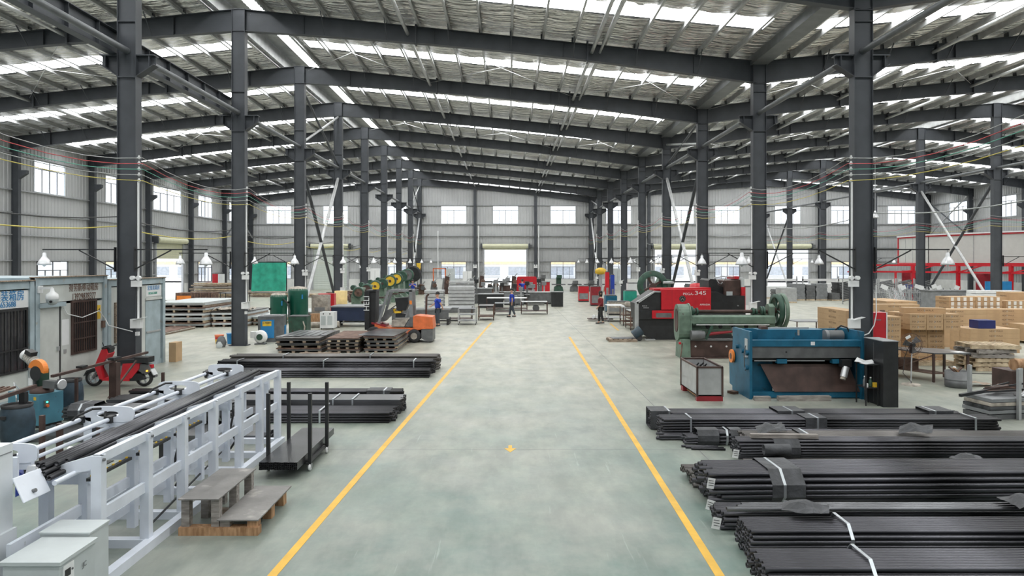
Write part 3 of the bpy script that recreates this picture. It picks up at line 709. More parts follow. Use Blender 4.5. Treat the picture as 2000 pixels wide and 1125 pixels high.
# ---------------- steel sheet stacks on pallets
def sheet_stack(x0, x1, y0, y1, layers, hh, label, group, top='sheet', tilt=0, pal='pallet'):
    t = thing('sheet_stack', label, 'sheet stack', ((x0 + x1) / 2, (y0 + y1) / 2, 0), tilt, group)
    w, d = (x1 - x0) / 2, (y1 - y0) / 2; z = 0
    for i in range(layers):
        jx, jy = random.uniform(-.06, .06), random.uniform(-.08, .08)
        pb = MB()
        for q in (-1, -.33, .33, 1): pb.box(q * (w - .08) - .05 + jx, q * (w - .08) + .05 + jx, -d + jy, d + jy, z, z + hh * .42)
        part('pallet_runner', pb, pal if i % 2 else 'wood', t)
        part('steel_sheet', MB().box(-w + jx, w + jx, -d + jy, d + jy, z + hh * .42, z + hh * .8), top, t)
        part('steel_sheet', MB().box(-w + jx * .4 - .03, w + jx * .4 - .03, -d - .04, d, z + hh * .8, z + hh), ('rust', top, 'tube_rust')[i % 3], t)
        z += hh
    return t
GS = 'steel sheet stacks behind the tube bundles'
a = sheet_stack(-7.9, -6.4, 23.4, 26.2, 3, .17, 'sheet stack nearest the compressor with loose grey strips on top', GS, 'tube_grey')
for i in range(6): part('loose_strip', MB().cb((-.7 + i * .26, .1 * (i % 2), .525), (.22, 2.3 - .15 * i, .012), rz=R(-3 + i)), 'sheet', a)
sheet_stack(-6.2, -5.1, 23.5, 26, 4, .125, 'middle sheet stack with curling brownish sheets', GS, 'tube_rust')
b = sheet_stack(-4.95, -3.85, 23.6, 26.1, 4, .135, 'shiny sheet stack beside the orange forklift', GS, 'sheet')
part('top_sheet', MB().cb((-.05, -.05, .57), (1.25, 2.4, .01), rz=R(-6), ry=R(1)), 'sheet', b, 'smooth glossy top sheet')
G2 = 'sheet stacks beyond the site cabins'
sheet_stack(-16.6, -14.3, 32.4, 36.5, 5, .24, 'tall white-topped sheet stack just beyond the cabins', G2, 'grey_box')
sheet_stack(-14.2, -12.6, 32.9, 36.2, 3, .24, 'lower sheet stack partly covered by a crumpled tarpaulin', G2, 'grey_box')
sheet_stack(-12.5, -11.2, 33.6, 37, 2, .22, 'lowest sheet stack close to the dark column', G2, 'grey_box')
sheet_stack(-15.7, -14.6, 29.2, 31.9, 1, .12, 'single flat sheet pallet on the floor before the tall stack', G2, 'rag')
sheet_stack(-12.6, -10.6, 37.4, 40, 2, .2, 'wide low sheet stack behind the green tanks', G2, 'grey_box')
mb = MB(); V = []; n = 8
for i in range(n + 1):
    for j in range(n + 1): V.append((i / n * 1.7 - .85, j / n * 1.2 - .6, .06 + .14 * abs(sin(i * 1.3 + j * .8)) + random.uniform(0, .05)))
mb.add(V, [[i * 9 + j, (i + 1) * 9 + j, (i + 1) * 9 + j + 1, i * 9 + j + 1] for i in range(n) for j in range(n)])
solo('tarpaulin', mb, 'rag', 'crumpled grey tarpaulin heaped on the lower sheet stack', 'tarpaulin', (-13.4, 33.6, .65))

# ---------------- white tube loader in front
LD = thing('tube_loader', 'long white steel tube loading rack with guide rods and black stock tubes', 'tube loader', (-4.4, 9.1, 0))
lx, ly = -4.4, 9.1
def lp(name, mb, m='white_loader', parent=None, label=None, kind=None):
    mb.v = [(p[0] - lx, p[1] - ly, p[2]) for p in mb.v] if not parent else [(p[0] - lx, p[1] - ly, p[2]) for p in mb.v]
    return part(name, mb, m, parent or LD, label, kind)
PY = [6.61, 7.48, 8.31, 9.18, 10.06, 10.89, 11.73]
for i, y in enumerate(PY):
    lp('post', MB().box(-4.0, -3.9, y - .04, y + .05, .08, 1.24))
    lp('foot_beam', MB().box(-5.15, -3.9, y - .05, y + .05, .0, .09))
    lp('top_bracket', MB().prism([(-4.0, 1.24), (-3.9, 1.24), (-4.02, 1.1), (-4.55, 1.0), (-4.55, 1.08)], 'y', y - .02, y + .02))
    if i % 2 == 0 or i in (1, 3):
        lp('inner_post', MB().box(-4.32, -4.23, y + .28, y + .37, .09, .98)); lp('inner_post', MB().box(-4.72, -4.62, y + .28, y + .37, .09, .98))
        lp('inner_plate', MB().box(-4.75, -4.2, y + .3, y + .36, .86, 1.04))
lp('base_rail', MB().box(-3.94, -3.84, 5.5, 11.8, 0, .1)); lp('back_rail', MB().box(-5.15, -5.05, 6.3, 11.8, 0, .1))
lp('mid_rail', MB().box(-3.98, -3.94, 6.6, 11.75, .6, .71)); lp('mid_rail', MB().box(-4.32, -4.28, 5.9, 11.5, .56, .67)); lp('mid_rail', MB().box(-4.32, -4.28, 6.1, 11.5, .28, .38))
lp('top_rail', MB().box(-3.99, -3.93, 6.6, 11.78, 1.16, 1.25)); lp('front_rod', MB().cyl((-4.17, 6.3, 1.07), (-4.17, 11.7, 1.1), .024, 10))
for a, b in ((6.66, 7.4), (7.55, 8.25), (8.4, 9.1)):
    mb = MB(); n = 12
    for i in range(n):
        if i % 2: mb.box(-4.1, -4.085, a + (b - a) * i / n, a + (b - a) * (i + .5) / n, 1.0, 1.012)
    ch = lp('energy_chain', MB().box(-4.1, -4.06, a, b, .97, 1.0), 'black'); lp('chain_link', mb, 'yellow', ch)
def holed_plate(w, h, hw, hh_, cx, cz, y0, y1, hx=0):
    n = 28; mb = MB(); O = []; I = []
    for i in range(n):
        t = 2 * pi * i / n; c_, s_ = cos(t), sin(t)
        sg = lambda v: 1 if v >= 0 else -1
        O.append((cx + sg(c_) * abs(c_) ** .45 * w / 2, cz + sg(s_) * abs(s_) ** .45 * h / 2)); I.append((cx + hx + sg(c_) * abs(c_) ** .7 * hw / 2, cz + sg(s_) * abs(s_) ** .7 * hh_ / 2))
    V = [(p[0], y, p[1]) for y in (y0, y1) for L_ in (O, I) for p in L_]
    F = []
    for i in range(n):
        j = (i + 1) % n
        F += [[i, j, n + j, n + i], [2 * n + i, 3 * n + i, 3 * n + j, 2 * n + j], [i, 2 * n + i, 2 * n + j, j], [n + i, n + j, 3 * n + j, 3 * n + i]]
    return mb.add(V, F)
for q, i in enumerate((0, 2, 4, 6)):
    y = PY[i]
    pl = lp('guide_plate', holed_plate(.6, .19, .27, .075, -4.83, 1.26, y - .012, y + .012, -.02).box(-5.14, -5.05, y - .012, y + .012, .6, 1.22).box(-5.12, -4.6, y + .0, y + .05, 1.10, 1.17), 'white_loader', None, 'white plate with an oval handle hole')
    lp('rod_clamp', MB().box(-4.86, -4.78, y - .06, y + .06, 1.16, 1.24), 'black', pl); lp('rod_clamp', MB().box(-5.2, -5.12, y - .06, y + .06, 1.16, 1.24), 'black', pl)
    lp('swing_arm', MB().bar((-4.72, y + .1, 1.14), (-4.62, y + .02, .88), .05, .02).bar((-4.64, y + .14, 1.14), (-4.52, y + .04, .86), .05, .02), 'black')
    lp('blue_clamp', MB().prism([(-4.78, 1.1), (-4.6, .95), (-4.78, .82)], 'y', y + .04, y + .16), 'blue', None, 'blue clamping wedge')
    lp('blue_clamp', MB().bar((-4.6, y + .25, 1.03), (-4.6, y + .55, 1.06), .06, .035), 'blue')
    lp('support_leg', MB().bar((-5.2, y + .25, 0), (-5.2, y + .25, 1.1), .07).bar((-5.1, y + .1, 0), (-5.1, y + .1, .6), .05), 'black')
    if q < 3:
        lp('roller', MB().lathe([(.02, -.05), (.06, -.03), (.06, .03), (.02, .05)], 12, (-4.6, y + .62, 1.1), 'x'), 'plastic_white'); lp('roller_bracket', MB().prism([(-4.66, 1.0), (-4.5, 1.0), (-4.55, 1.14), (-4.62, 1.14)], 'y', y + .0 - .02, y + .03), 'plastic_white')
        lp('air_hose', MB().path([(-4.86, y - .05, 1.22), (-4.9, y + .05, 1.32), (-4.98, y - .1, 1.34), (-5.1, y - .2, 1.28), (-5.18, y - .2, 1.2)], .014), 'rubber')
        lp('air_hose', MB().path([(-4.3, y + .5, 1.02), (-4.22, y + .48, .8), (-4.26, y + .45, .55), (-4.2, y + .5, .35), (-4.32, y + .6, .2)], .016), 'rubber')
lp('guide_rod', MB().cyl((-5.16, 6.0, 1.2), (-5.16, 12.0, 1.2), .026, 10)); lp('guide_rod', MB().cyl((-4.82, 6.5, 1.2), (-4.82, 12.0, 1.2), .026, 10))
lp('guide_rod', MB().cyl((-4.84, 6.4, 1.1), (-4.84, 11.6, 1.1), .02, 10)); lp('guide_rod', MB().cyl((-4.56, 6.2, 1.08), (-4.56, 11.9, 1.08), .022, 10))
lp('foot_rod', MB().bar((-4.1, 7.9, .1), (-4.35, 10.5, .24), .018), 'black')
tb = MB().pipe((0, 0, 0), (0, 5.4, 0), .024, .004, 8).mesh('stock_tube', 'tube_lengthwise')
for i in range(15):
    o = part('stock_tube', tb, None, LD); o.location = (-.06 + .05 * (i % 5) + random.uniform(-.01, .01), -2.6 + random.uniform(-.15, .2), 1.09 + .045 * (i // 5)); o.rotation_euler = (R(.35), 0, R(1.1))
sp = lp('shield_plate', MB().add([(-4.31, 5.95, 1.22), (-4.38, 6.4, 1.175), (-4.247, 6.35, .977), (-4.177, 5.9, 1.022), (-4.295, 5.95, 1.226), (-4.365, 6.4, 1.181), (-4.232, 6.35, .983), (-4.162, 5.9, 1.028)], [[0, 1, 2, 3], [7, 6, 5, 4], [0, 4, 5, 1], [1, 5, 6, 2], [2, 6, 7, 3], [3, 7, 4, 0]]), 'white_loader', None, 'white sloping cover plate')
bv = sp.modifiers.new('b', 'BEVEL'); bv.width = .02; bv.segments = 3
lp('plate_bolt', MB().cyl((-4.24, 6.1, 1.06), (-4.2, 6.1, 1.075), .018, 8), 'mid_grey', sp)
for y in (6.5, 7.4, 8.25): lp('bolt', MB().cyl((-3.9, y + .1, 1.2), (-3.88, y + .1, 1.2), .015, 8), 'mid_grey')
lp('end_plate', MB().box(-5.02, -4.6, 6.42, 6.45, 1.05, 1.27), 'white_loader')
cb_ = thing('machine_cabinet', 'tall white machine cabinet at the near end of the tube loader', 'cabinet', (-5.1, 5.3, 0))
part('body', MB().box(-.9, .65, -1.1, .86, 0, 1.48), 'white', cb_); part('panel_seam', MB().box(.645, .655, -1.1, .84, 1.40, 1.408), 'grey', cb_)
part('side_skirt', MB().box(.65, .68, -1.1, .87, 0, .72), 'white', cb_)
cc = thing('control_box', 'low pale grey control box with display panels in the near corner', 'control box', (-3.9, 5.85, 0))
part('body', MB().box(-.22, .24, -.26, .22, 0, .63), 'grey_box', cc); part('lid', MB().box(-.24, .26, -.28, .24, .63, .66), 'grey_box', cc)
pn = part('display_panel', MB().box(.24, .248, -.22, -.08, .32, .6), 'plastic_white', cc)
for z in (.5, .38): part('display', MB().box(.248, .252, -.2, -.13, z, z + .06), 'black', pn); part('button', MB().box(.248, .256, -.115, -.1, z + .03, z + .045), 'mid_grey', pn)
text('logo', 'JC', .06, (.25, .06, .5), EAST, 'mid_grey', cc, ext=.001)
c2 = thing('control_box', 'pale grey transformer box tucked behind the low control box', 'control box', (-3.95, 6.28, 0))
part('body', MB().box(-.22, .22, -.17, .12, 0, .68), 'grey_box', c2); part('lid', MB().box(-.23, .23, -.18, .13, .68, .695), 'grey_box', c2)

# ---------------- wooden step and tube trolley
st = thing('step_platform', 'two-tier wooden step with grey board tops beside the white loader', 'step', (-3.3, 8.3, 0))
def sp_(n, x0, x1, y0, y1, z0, z1, m, lab=None): return part(n, MB().box(x0 + 3.3, x1 + 3.3, y0 - 8.3, y1 - 8.3, z0, z1), m, st, lab)
sp_('upper_board', -3.74, -3.28, 7.76, 8.92, .405, .42, 'board_grey'); sp_('lower_board', -3.3, -2.83, 7.76, 8.95, .17, .185, 'board_grey')
for x in (-3.72, -3.38):
    for y in (7.8, 8.3, 8.78): sp_('leg', x, x + .09, y, y + .09, .0 if y > 8 else .09, .405, 'wood_grey')
for x in (-3.28, -2.97):
    for y in (7.8, 8.28, 8.72): sp_('leg', x, x + .11, y, y + .12, 0 if y > 8 else .09, .17, 'wood_orange' if x > -3.1 else 'wood_grey')
sp_('base_plank', -3.74, -2.84, 7.77, 7.89, 0, .09, 'wood_orange'); sp_('base_plank', -3.6, -3.0, 8.35, 8.42, 0, .09, 'wood')
tr = thing('tube_trolley', 'black tube trolley with four uprights and pale castors', 'trolley', (-3.26, 10.65, 0))
for x in (-.27, .28): part('side_beam', MB().box(x - .025, x + .025, -.5, .55, .1, .14), 'black', tr)
for y in (-.45, .5): part('cross_beam', MB().box(-.3, .3, y - .025, y + .025, .1, .14), 'black', tr)
for x in (-.31, .31):
    for y in (-.45, .5):
        part('upright', MB().box(x - .025, x + .025, y - .025, y + .025, .1, 1.15), 'black', tr)
        c = part('castor', MB().lathe([(.01, -.018), (.055, -.015), (.055, .015), (.01, .018)], 14, (x - .0, y, .055), 'x'), 'plastic_white', tr)
        part('castor_fork', MB().box(x - .028, x - .022, y - .02, y + .02, .05, .11).box(x + .022, x + .028, y - .02, y + .02, .05, .11), 'galv', c)
GT = 'square tubes lying on the trolley'
tt = thing('tube_load', 'flat pack of small black square tubes loaded on the trolley', 'tube pack', (-3.27, 9.75, .145), group=None)
sq = MB().pipe((0, 0, 0), (0, 2.05, 0), .0135 * 1.38, .004, 4).mesh('tube', 'tube_lengthwise')
for j in range(4):
    for i in range(20):
        o = part('tube', sq, None, tt); o.location = (-.26 + i * .0272, random.uniform(-.01, .01), .014 + j * .0272)

# ---------------- pipe stands, saw, drums
def stand(x, y, h, w, lab, base=True):
    t = thing('pipe_stand', lab, 'stand', (x, y, 0)); part('post', MB().box(-w / 2, w / 2, -w / 2, w / 2, .012, h), 'brown_steel', t)
    if base: part('foot', MB().box(-.2, .2, -.1, .1, 0, .012), 'black', t)
stand(-8.55, 14.9, .92, .16, 'thick dark steel stand under the long beam in front of the red scooter'); stand(-8.5, 13.5, .82, .05, 'thin dark post between the saw and the white rods')
stand(-7.2, 14.3, .8, .05, 'thin dark post in front of the scooter rear wheel'); stand(-7.0, 10.3, .8, .06, 'dark post behind the guide rods near the blue drum'); stand(-6.9, 10.55, .62, .07, 'shorter dark post beside its taller twin')
stand(-6.6, 10.9, .7, .06, 'dark post behind the first oval-hole plate'); stand(-6.35, 10.6, .66, .05, 'slim dark post closest behind the white plate leg')
solo('leaning_bar', MB().bar((-9.1, 15.6, .0), (-9.0, 16.6, .72), .035), 'brown_steel', 'dark bar leaning near the scooter front wheel', 'bar')
bm_ = thing('feed_beam', 'long dark steel beam running past the scooter toward the saw', 'beam', (-8.58, 12.9, .93))
part('bar', MB().box(-.03, .03, 0, 3.4, 0, .05), 'brown_steel', bm_); part('clamp', MB().box(-.06, .06, .8, 1.0, .05, .09), 'black', bm_); part('clamp', MB().box(-.07, .07, 1.9, 2.2, .05, .1), 'black', bm_)
bm_ = thing('feed_beam', 'dark feeding beam with rusty bars at the left border by the drum', 'beam', (-8.3, 10.7, .86))
part('bar', MB().bar((0, 0, 0), (-.25, 1.7, 0), .06), 'brown_steel', bm_)
for i in range(3): part('stock_bar', MB().bar((-.3 - .1 * i, -.3, -.02), (-.55 - .1 * i, 1.6, 0), .035), 'rust', bm_)
for x, y, h in ((-8.32, 11.0, .86), (-8.48, 12.0, .86)): solo('support_stand', MB().box(x - .05, x + .05, y - .05, y + .05, 0, h - .03), 'black', 'black leg holding the feeding beam at %s' % ('the left border' if y < 11.5 else 'the saw cabinet'), 'stand')
def drum(x, y, r, h, lab, n='plastic_drum'):
    t = thing(n, lab, 'drum', (x, y, 0)); part('body', MB().lathe([(r * .8, 0), (r * .93, h * .2), (r, h * .5), (r * .93, h * .8), (r * .82, h * .93)], 20), 'blue_drum', t)
    part('rim', MB().lathe([(r * .86, h * .93), (r * .88, h), (r * .8, h), (r * .78, h * .95)], 20), 'rubber', t); part('handle', MB().box(-.09, .0, -r - .02, -r + .05, h * .68, h * .76), 'rubber', t)
drum(-8.45, 11.8, .27, .66, 'dark blue plastic drum in front of the blue saw cabinet'); drum(-8.95, 14.0, .25, .72, 'dark plastic drum standing behind the blue saw cabinet'); drum(-9.6, 12.2, .26, .5, 'low dark drum at the left border beside the saw')
sw = thing('chop_saw', 'blue cabinet cold saw with orange blade guard and cream motor', 'saw', (-8.8, 13.0, 0), R(-18))
part('cabinet', MB().box(-.42, .12, -.2, .3, .05, .62), 'blue_cab', sw); part('foot', MB().box(-.4, .1, -.18, .28, 0, .05), 'black', sw)
d = part('cabinet_door', MB().box(-.38, -.05, -.225, -.2, .1, .5), 'plastic_white', sw, 'white electric door'); part('door_handle', MB().box(-.1, -.08, -.235, -.225, .25, .33), 'black', d)
part('side_tank', MB().box(-.8, -.42, -.1, .25, .15, .62), 'blue_cab', sw)
part('turntable', MB().lathe([(.2, .62), (.2, .67), (.16, .7), (.1, .74)], 18, (-.12, .05, 0)), 'brown_steel', sw)
part('vise', MB().box(.0, .3, -.03, .1, .72, .86).box(-.3, -.18, -.06, .12, .7, .84), 'mid_grey', sw); part('vise_screw', MB().cyl((.1, .03, .8), (.42, .03, .8), .018, 8), 'galv', sw)
part('handwheel', MB().lathe([(.085, -.012), (.1, 0), (.085, .012)], 18, (.42, .03, .8), 'x'), 'chrome', sw)
part('head', MB().box(-.3, -.12, .0, .2, .74, 1.05), 'green_dark', sw)
g = MB(); n = 14
P = [(.2 * cos(pi * i / n - .25), .2 * sin(pi * i / n - .25)) for i in range(n + 1)]
part('blade_guard', g.prism([(p[0] - .08, p[1] + 1.06) for p in P], 'y', -.1, .0), 'orange_bright', sw, 'orange half-round blade guard')
part('blade', MB().cyl((-.08, -.11, 1.0), (-.08, -.105, 1.0), .14, 24), 'black', sw)
mo = part('motor', MB().cyl((-.58, .1, 1.3), (-.24, .05, 1.14), .1, 16), 'rag', sw, 'cream finned motor'); part('motor_cap', MB().cyl((-.62, .1, 1.32), (-.56, .1, 1.29), .11, 16), 'plastic_white', mo); part('terminal_box', MB().cb((-.4, .05, 1.36), (.16, .14, .08), ry=R(20)), 'black', mo)
for i in range(6): part('fin', MB().cyl((-.54 + i * .05, .095 - i * .008, 1.281 - i * .0235), (-.53 + i * .05, .094 - i * .008, 1.277 - i * .0235), .108, 14), 'grey_box', mo)
part('post', MB().cyl((-.5, .12, .62), (-.5, .12, 1.05), .035, 8), 'galv', sw); part('sight_plate', MB().box(-.3, -.2, -.08, -.06, .76, .9), 'plastic_white', sw)
part('button_panel', MB().box(.12, .14, -.1, .0, .38, .5), 'mid_grey', sw); part('green_button', MB().cyl((.14, -.05, .47), (.155, -.05, .47), .018, 10), 'lamp_green', sw, 'lit green button'); part('stop_button', MB().cyl((.14, -.05, .4), (.17, -.05, .4), .028, 10), 'orange', sw)
part('warning_label', MB().box(.0, .06, -.205, -.2, .52, .58), 'yellow', sw); part('coolant_hose', MB().path([(-.6, .0, .62), (-.62, -.12, .8), (-.5, -.2, .78), (-.42, -.22, .55), (-.5, -.15, .4)], .012), 'plastic_white', sw)

# ---------------- red scooter
sc = thing('motor_scooter', 'red step-through scooter parked in front of the site cabins', 'scooter', (-10.35, 17.15, 0))
def pr(n, pts, y0, y1, m, lab=None, par=None): return part(n, MB().prism(pts, 'y', y0, y1), m, par or sc, lab)
for x in (0, 1.25):
    w_ = part('tyre', MB().lathe([(.15, -.045), (.2, -.045), (.215, -.02), (.215, .02), (.2, .045), (.15, .045)], 24, (x, 0, .215), 'y', False), 'rubber', sc)
    part('rim', MB().lathe([(.15, -.035), (.14, -.01), (.14, .01), (.15, .035)], 20, (x, 0, .215), 'y', False), 'grey', w_)
    sk = MB()
    for i in range(5): a = i * 2 * pi / 5; sk.bar((x, 0, .215), (x + .15 * cos(a), 0, .215 + .15 * sin(a)), .03)
    part('spoke', sk, 'galv', w_)
pr('front_apron', [(.38, .95), (.27, .93), (.12, .58), (.1, .5), (.22, .2), (.32, .18), (.25, .5), (.42, .82)], -.16, .16, 'red', 'glossy red leg shield')
pr('foot_board', [(.25, .16), (.95, .15), (.95, .22), (.36, .24)], -.14, .14, 'red')
pr('rear_body', [(.78, .58), (1.2, .6), (1.18, .45), (1.0, .22), (.78, .16), (.62, .2), (.74, .32)], -.13, .13, 'red')
pr('inner_panel', [(.42, .26), (.8, .26), (.8, .55), (.5, .45), (.34, .7), (.3, .5)], -.1, .1, 'grey')
pr('front_fender', [(-.24, .26), (-.16, .4), (0, .46), (.14, .42), (.22, .34), (.14, .36), (0, .41), (-.14, .35)], -.07, .07, 'black')
part('fork', MB().cyl((.0, -.08, .215), (.2, -.06, .6), .025, 8).cyl((0, .08, .215), (.2, .06, .6), .025, 8), 'grey', sc)
part('seat', MB().prism([(.6, .58), (.65, .66), (1.1, .68), (1.15, .62), (1.1, .58)], 'y', -.12, .12), 'black', sc)
part('handlebar', MB().cyl((.4, -.3, 1.0), (.36, 0, .96), .018, 8).cyl((.36, 0, .96), (.4, .3, 1.0), .018, 8), 'black', sc); part('head_cowl', MB().prism([(.26, .86), (.24, .97), (.34, 1.02), (.46, .95), (.42, .84)], 'y', -.11, .11), 'black', sc)
part('mirror', MB().cyl((.38, -.22, 1.0), (.34, -.24, 1.12), .01, 6), 'black', sc)
part('top_box', MB().box(1.08, 1.42, -.16, .16, .6, .74), 'black', sc); pr('tail', [(1.18, .58), (1.4, .55), (1.48, .4), (1.35, .3), (1.15, .4)], -.1, .1, 'mid_grey')
part('tail_light', MB().box(1.4, 1.46, -.06, .06, .46, .54), 'red', sc); part('indicator', MB().cyl((1.38, -.14, .4), (1.38, -.11, .4), .022, 8), 'lamp_amber', sc, 'lit amber indicator'); part('number_plate', MB().cb((1.5, -.02, .36), (.02, .2, .16), ry=R(-30)), 'galv', sc)
pr('engine', [(.95, .15), (1.3, .18), (1.25, .32), (1.0, .34)], -.12, .02, 'black'); pr('rear_fender', [(1.3, .5), (1.52, .22), (1.56, .24), (1.4, .52)], -.07, .07, 'black'); part('kick_stand', MB().bar((.75, -.1, .16), (.68, -.2, .01), .02), 'grey', sc)

# ---------------- site cabins
def cabin(y0, y1, label, kind):
    X = -10.7; HH = (2.68, 2.74, 2.62)[kind]; t = thing('site_cabin', label, 'site cabin', (X, y0, 0)); L = y1 - y0; H = HH; D = 3.0
    def b(n, x0, x1, a, c, z0, z1, m, lab=None, par=None): return part(n, MB().box(x0, x1, a, c, z0, z1), m, par or t, lab)
    b('floor_frame', -D, .0, 0, L, 0, .14, 'container_blue'); b('roof', -D, .03, 0, L, H - .06, H, 'container_blue'); b('roof_beam', -.06, .04, 0, L, H - .17, H - .06, 'container_blue')
    for a in (0, L - .14): b('corner_post', -.08, .05, a, a + .14, 0, H, 'container_blue')
    b('end_wall', -D, -.08, 0, .05, .14, H - .06, 'container'); b('end_wall', -D, -.08, L - .05, L, .14, H - .06, 'container'); b('back_wall', -D, -D + .05, 0, L, .14, H - .06, 'container')
    part('roof_edging', MB().box(-.1, .08, 0, L, H, H + .025), 'wood', t)
    return t, b, L, H
def barred(b, y0, y1, z0, z1, n, mb_='grey', zs=()):
    w_ = b('window', -.02, .0, y0, y1, z0, z1, 'glass_dark', 'dark window behind steel bars')
    fr = b('window_frame', -.01, .04, y0 - .05, y0, z0 - .05, z1 + .05, mb_, None, w_); b('window_frame', -.01, .04, y1, y1 + .05, z0 - .05, z1 + .05, mb_, None, w_)
    b('window_frame', -.01, .04, y0, y1, z1, z1 + .05, mb_, None, w_); b('window_frame', -.01, .04, y0, y1, z0 - .05, z0, mb_, None, w_)
    for i in range(n): y = y0 + (y1 - y0) * (i + .5) / n; b('bar', .03, .05, y - .012, y + .012, z0, z1, mb_, None, w_)
    for z in zs: b('cross_bar', .035, .055, y0, y1, z - .015, z + .015, mb_, None, w_)
    return w_
t, b, L, H = cabin(12.4, 15.42, 'pale blue site cabin at the left border with blue lettering over dark windows', 0)
b('wall_panel', -.06, .0, .14, 1.4, .14, H - .2, 'container'); b('wall_panel', -.06, .0, 1.4, 2.88, .14, .7, 'container'); b('sign_panel', -.06, .01, 1.3, 2.88, 2.1, H - .2, 'plastic_white')
barred(b, 1.45, 2.78, .75, 2.04, 7, 'black', (1.2,))
text('lettering', '宏集装箱房', .25, (.02, 2.15, 2.36), EAST, 'blue_panel', t, .95, label='blue printed characters'); text('lettering', '0826653688', .17, (.02, 2.1, 2.19), EAST, 'blue_panel', t, .9)
t, b, L, H = cabin(15.46, 18.22, 'grimy white site cabin with brown lettering, a plain door and a barred window', 1)
b('wall_panel', -.06, 0, .14, L - .14, 2.16, H - .18, 'container'); b('wall_panel', -.06, 0, .95, L - .14, .14, .85, 'container'); b('wall_panel', -.06, 0, .95, 1.32, .85, 2.1, 'container'); b('wall_panel', -.06, 0, 2.3, L - .14, .85, 2.1, 'container')
d = b('cabin_door', -.05, -.01, .16, .9, .14, 2.05, 'container', 'plain off-white door'); b('door_handle', -.01, .03, .8, .86, 1.0, 1.1, 'galv', None, d); b('door_lintel', -.02, .08, .1, 1.02, 2.05, 2.15, 'container_blue'); b('door_gap', -.03, .003, .9, .93, .14, 2.05, 'black')
barred(b, 1.36, 2.28, .88, 2.1, 10, 'brown_steel', (1.2, 1.6))
text('lettering', '得劳斯移动箱房', .22, (.012, 1.83, 2.46), EAST, 'brown_sign', t, .78, label='brown painted characters'); text('lettering', '13929878377', .24, (.012, 1.83, 2.235), EAST, 'brown_sign', t, .74)
b('paper_notice', .0, .004, .98, 1.24, 1.1, 1.72, 'plastic_white'); b('switch_plate', 0, .01, 1.04, 1.14, .9, 1.0, 'galv')
b('name_plate', 0, .012, .5, .76, 2.18, 2.27, 'navy'); y_ = b('warning_sign', .0, .012, 2.36, 2.52, 1.62, 1.98, 'yellow', 'yellow surveillance warning sign')
part('warning_icon', MB().prism([(2.4, 1.84), (2.48, 1.9), (2.48, 1.82), (2.44, 1.8)], 'x', .012, .016), 'black', y_)
b('meter_box', 0, .06, 2.56, 2.66, 1.38, 1.56, 'rust')
cm = thing('dome_camera', 'white dome security camera on a bracket over the cabin door', 'security camera', (-10.66, 15.56, 2.46))
part('bracket', MB().box(0, .04, -.06, .1, -.06, .1).bar((.02, 0, .05), (.3, .02, .05), .05), 'plastic_white', cm); part('body', MB().lathe([(.03, .05), (.05, -.03), (.12, -.09), (.135, -.16), (.13, -.2)], 16, (.3, .02, 0)), 'plastic_white', cm)
part('dome', MB().lathe([(.125, -.2), (.12, -.26), (.07, -.32), (.01, -.34)], 16, (.3, .02, 0)), 'grey_box', cm); part('lens', MB().cyl((.34, -.08, -.25), (.35, -.11, -.255), .03, 10), 'black', cm)
t, b, L, H = cabin(18.26, 21.3, 'farthest site cabin, half hidden by the dark column, with a studded grey door', 2)
b('wall_panel', -.06, 0, .14, L - .14, 2.0, H - .2, 'container'); b('wall_panel', -.06, 0, .14, 1.95, .14, .9, 'container'); b('wall_panel', -.06, 0, .14, .35, .9, 2.0, 'container'); b('wall_panel', -.06, 0, 1.1, 1.95, .9, 2.0, 'container')
barred(b, .42, 1.05, .95, 1.95, 7, 'wood', (1.3, 1.65))
d = b('cabin_door', -.05, .0, 1.98, 2.84, .14, 1.95, 'container_blue', 'grey-blue studded door'); b('door_bar', 0, .03, 2.0, 2.8, 1.0, 1.05, 'galv', None, d); b('door_lintel', -.02, .03, 1.95, 2.88, 1.97, 2.03, 'container')
b('sign_panel', 0, .015, 1.98, 2.85, 2.08, 2.4, 'plastic_white'); text('lettering', '宏集装箱房', .15, (.018, 2.4, 2.32), EAST, 'blue_panel', t, .95); text('lettering', '0826653688', .1, (.018, 2.35, 2.17), EAST, 'teal', t)
solo('cabin_cable', MB().path([(-10.66, 16.45, 2.0), (-10.64, 16.55, 1.85), (-10.62, 17.1, 1.72), (-10.62, 17.8, 1.84), (-10.6, 18.05, 1.6), (-10.4, 17.85, 1.45), (-9.75, 17.8, 1.3)], .012), 'plastic_white', 'white cable draped across the barred cabin window to the column', 'cable')
solo('carton_box', MB().box(-.22, .0, -.2, .2, 0, .6), 'carton', 'upright brown carton beside the end of the farthest cabin', 'carton', (-10.32, 21.5, 0))
# small things around the second column
bk = thing('bucket', 'yellow and red paint bucket at the foot of the second column', 'bucket', (-11.0, 26.1, 0)); part('body', MB().lathe([(.13, 0), (.15, .18)], 16), 'yellow', bk); part('upper_body', MB().lathe([(.15, .18), (.155, .26)], 16), 'red', bk); part('rim', MB().lathe([(.155, .26), (.17, .34), (.16, .34)], 16), 'orange', bk)
bk = thing('bucket', 'blue plastic bucket next to the yellow one', 'bucket', (-10.55, 26.1, 0)); part('body', MB().lathe([(.13, 0), (.16, .36)], 16), 'blue_panel', bk); part('rim', MB().lathe([(.16, .36), (.18, .4), (.16, .4)], 16), 'blue_panel', bk)
jk = thing('rag_pile', 'dark heap of bags and tools leaning on the second column', 'heap', (-10.5, 25.1, 0)); part('bag', MB().lathe([(.14, 0), (.19, .15), (.12, .34), (.04, .4)], 9), 'mid_grey', jk); part('bag', MB().lathe([(.1, 0), (.12, .1), (.05, .22)], 8, (.05, -.3, 0)), 'grey_box', jk)
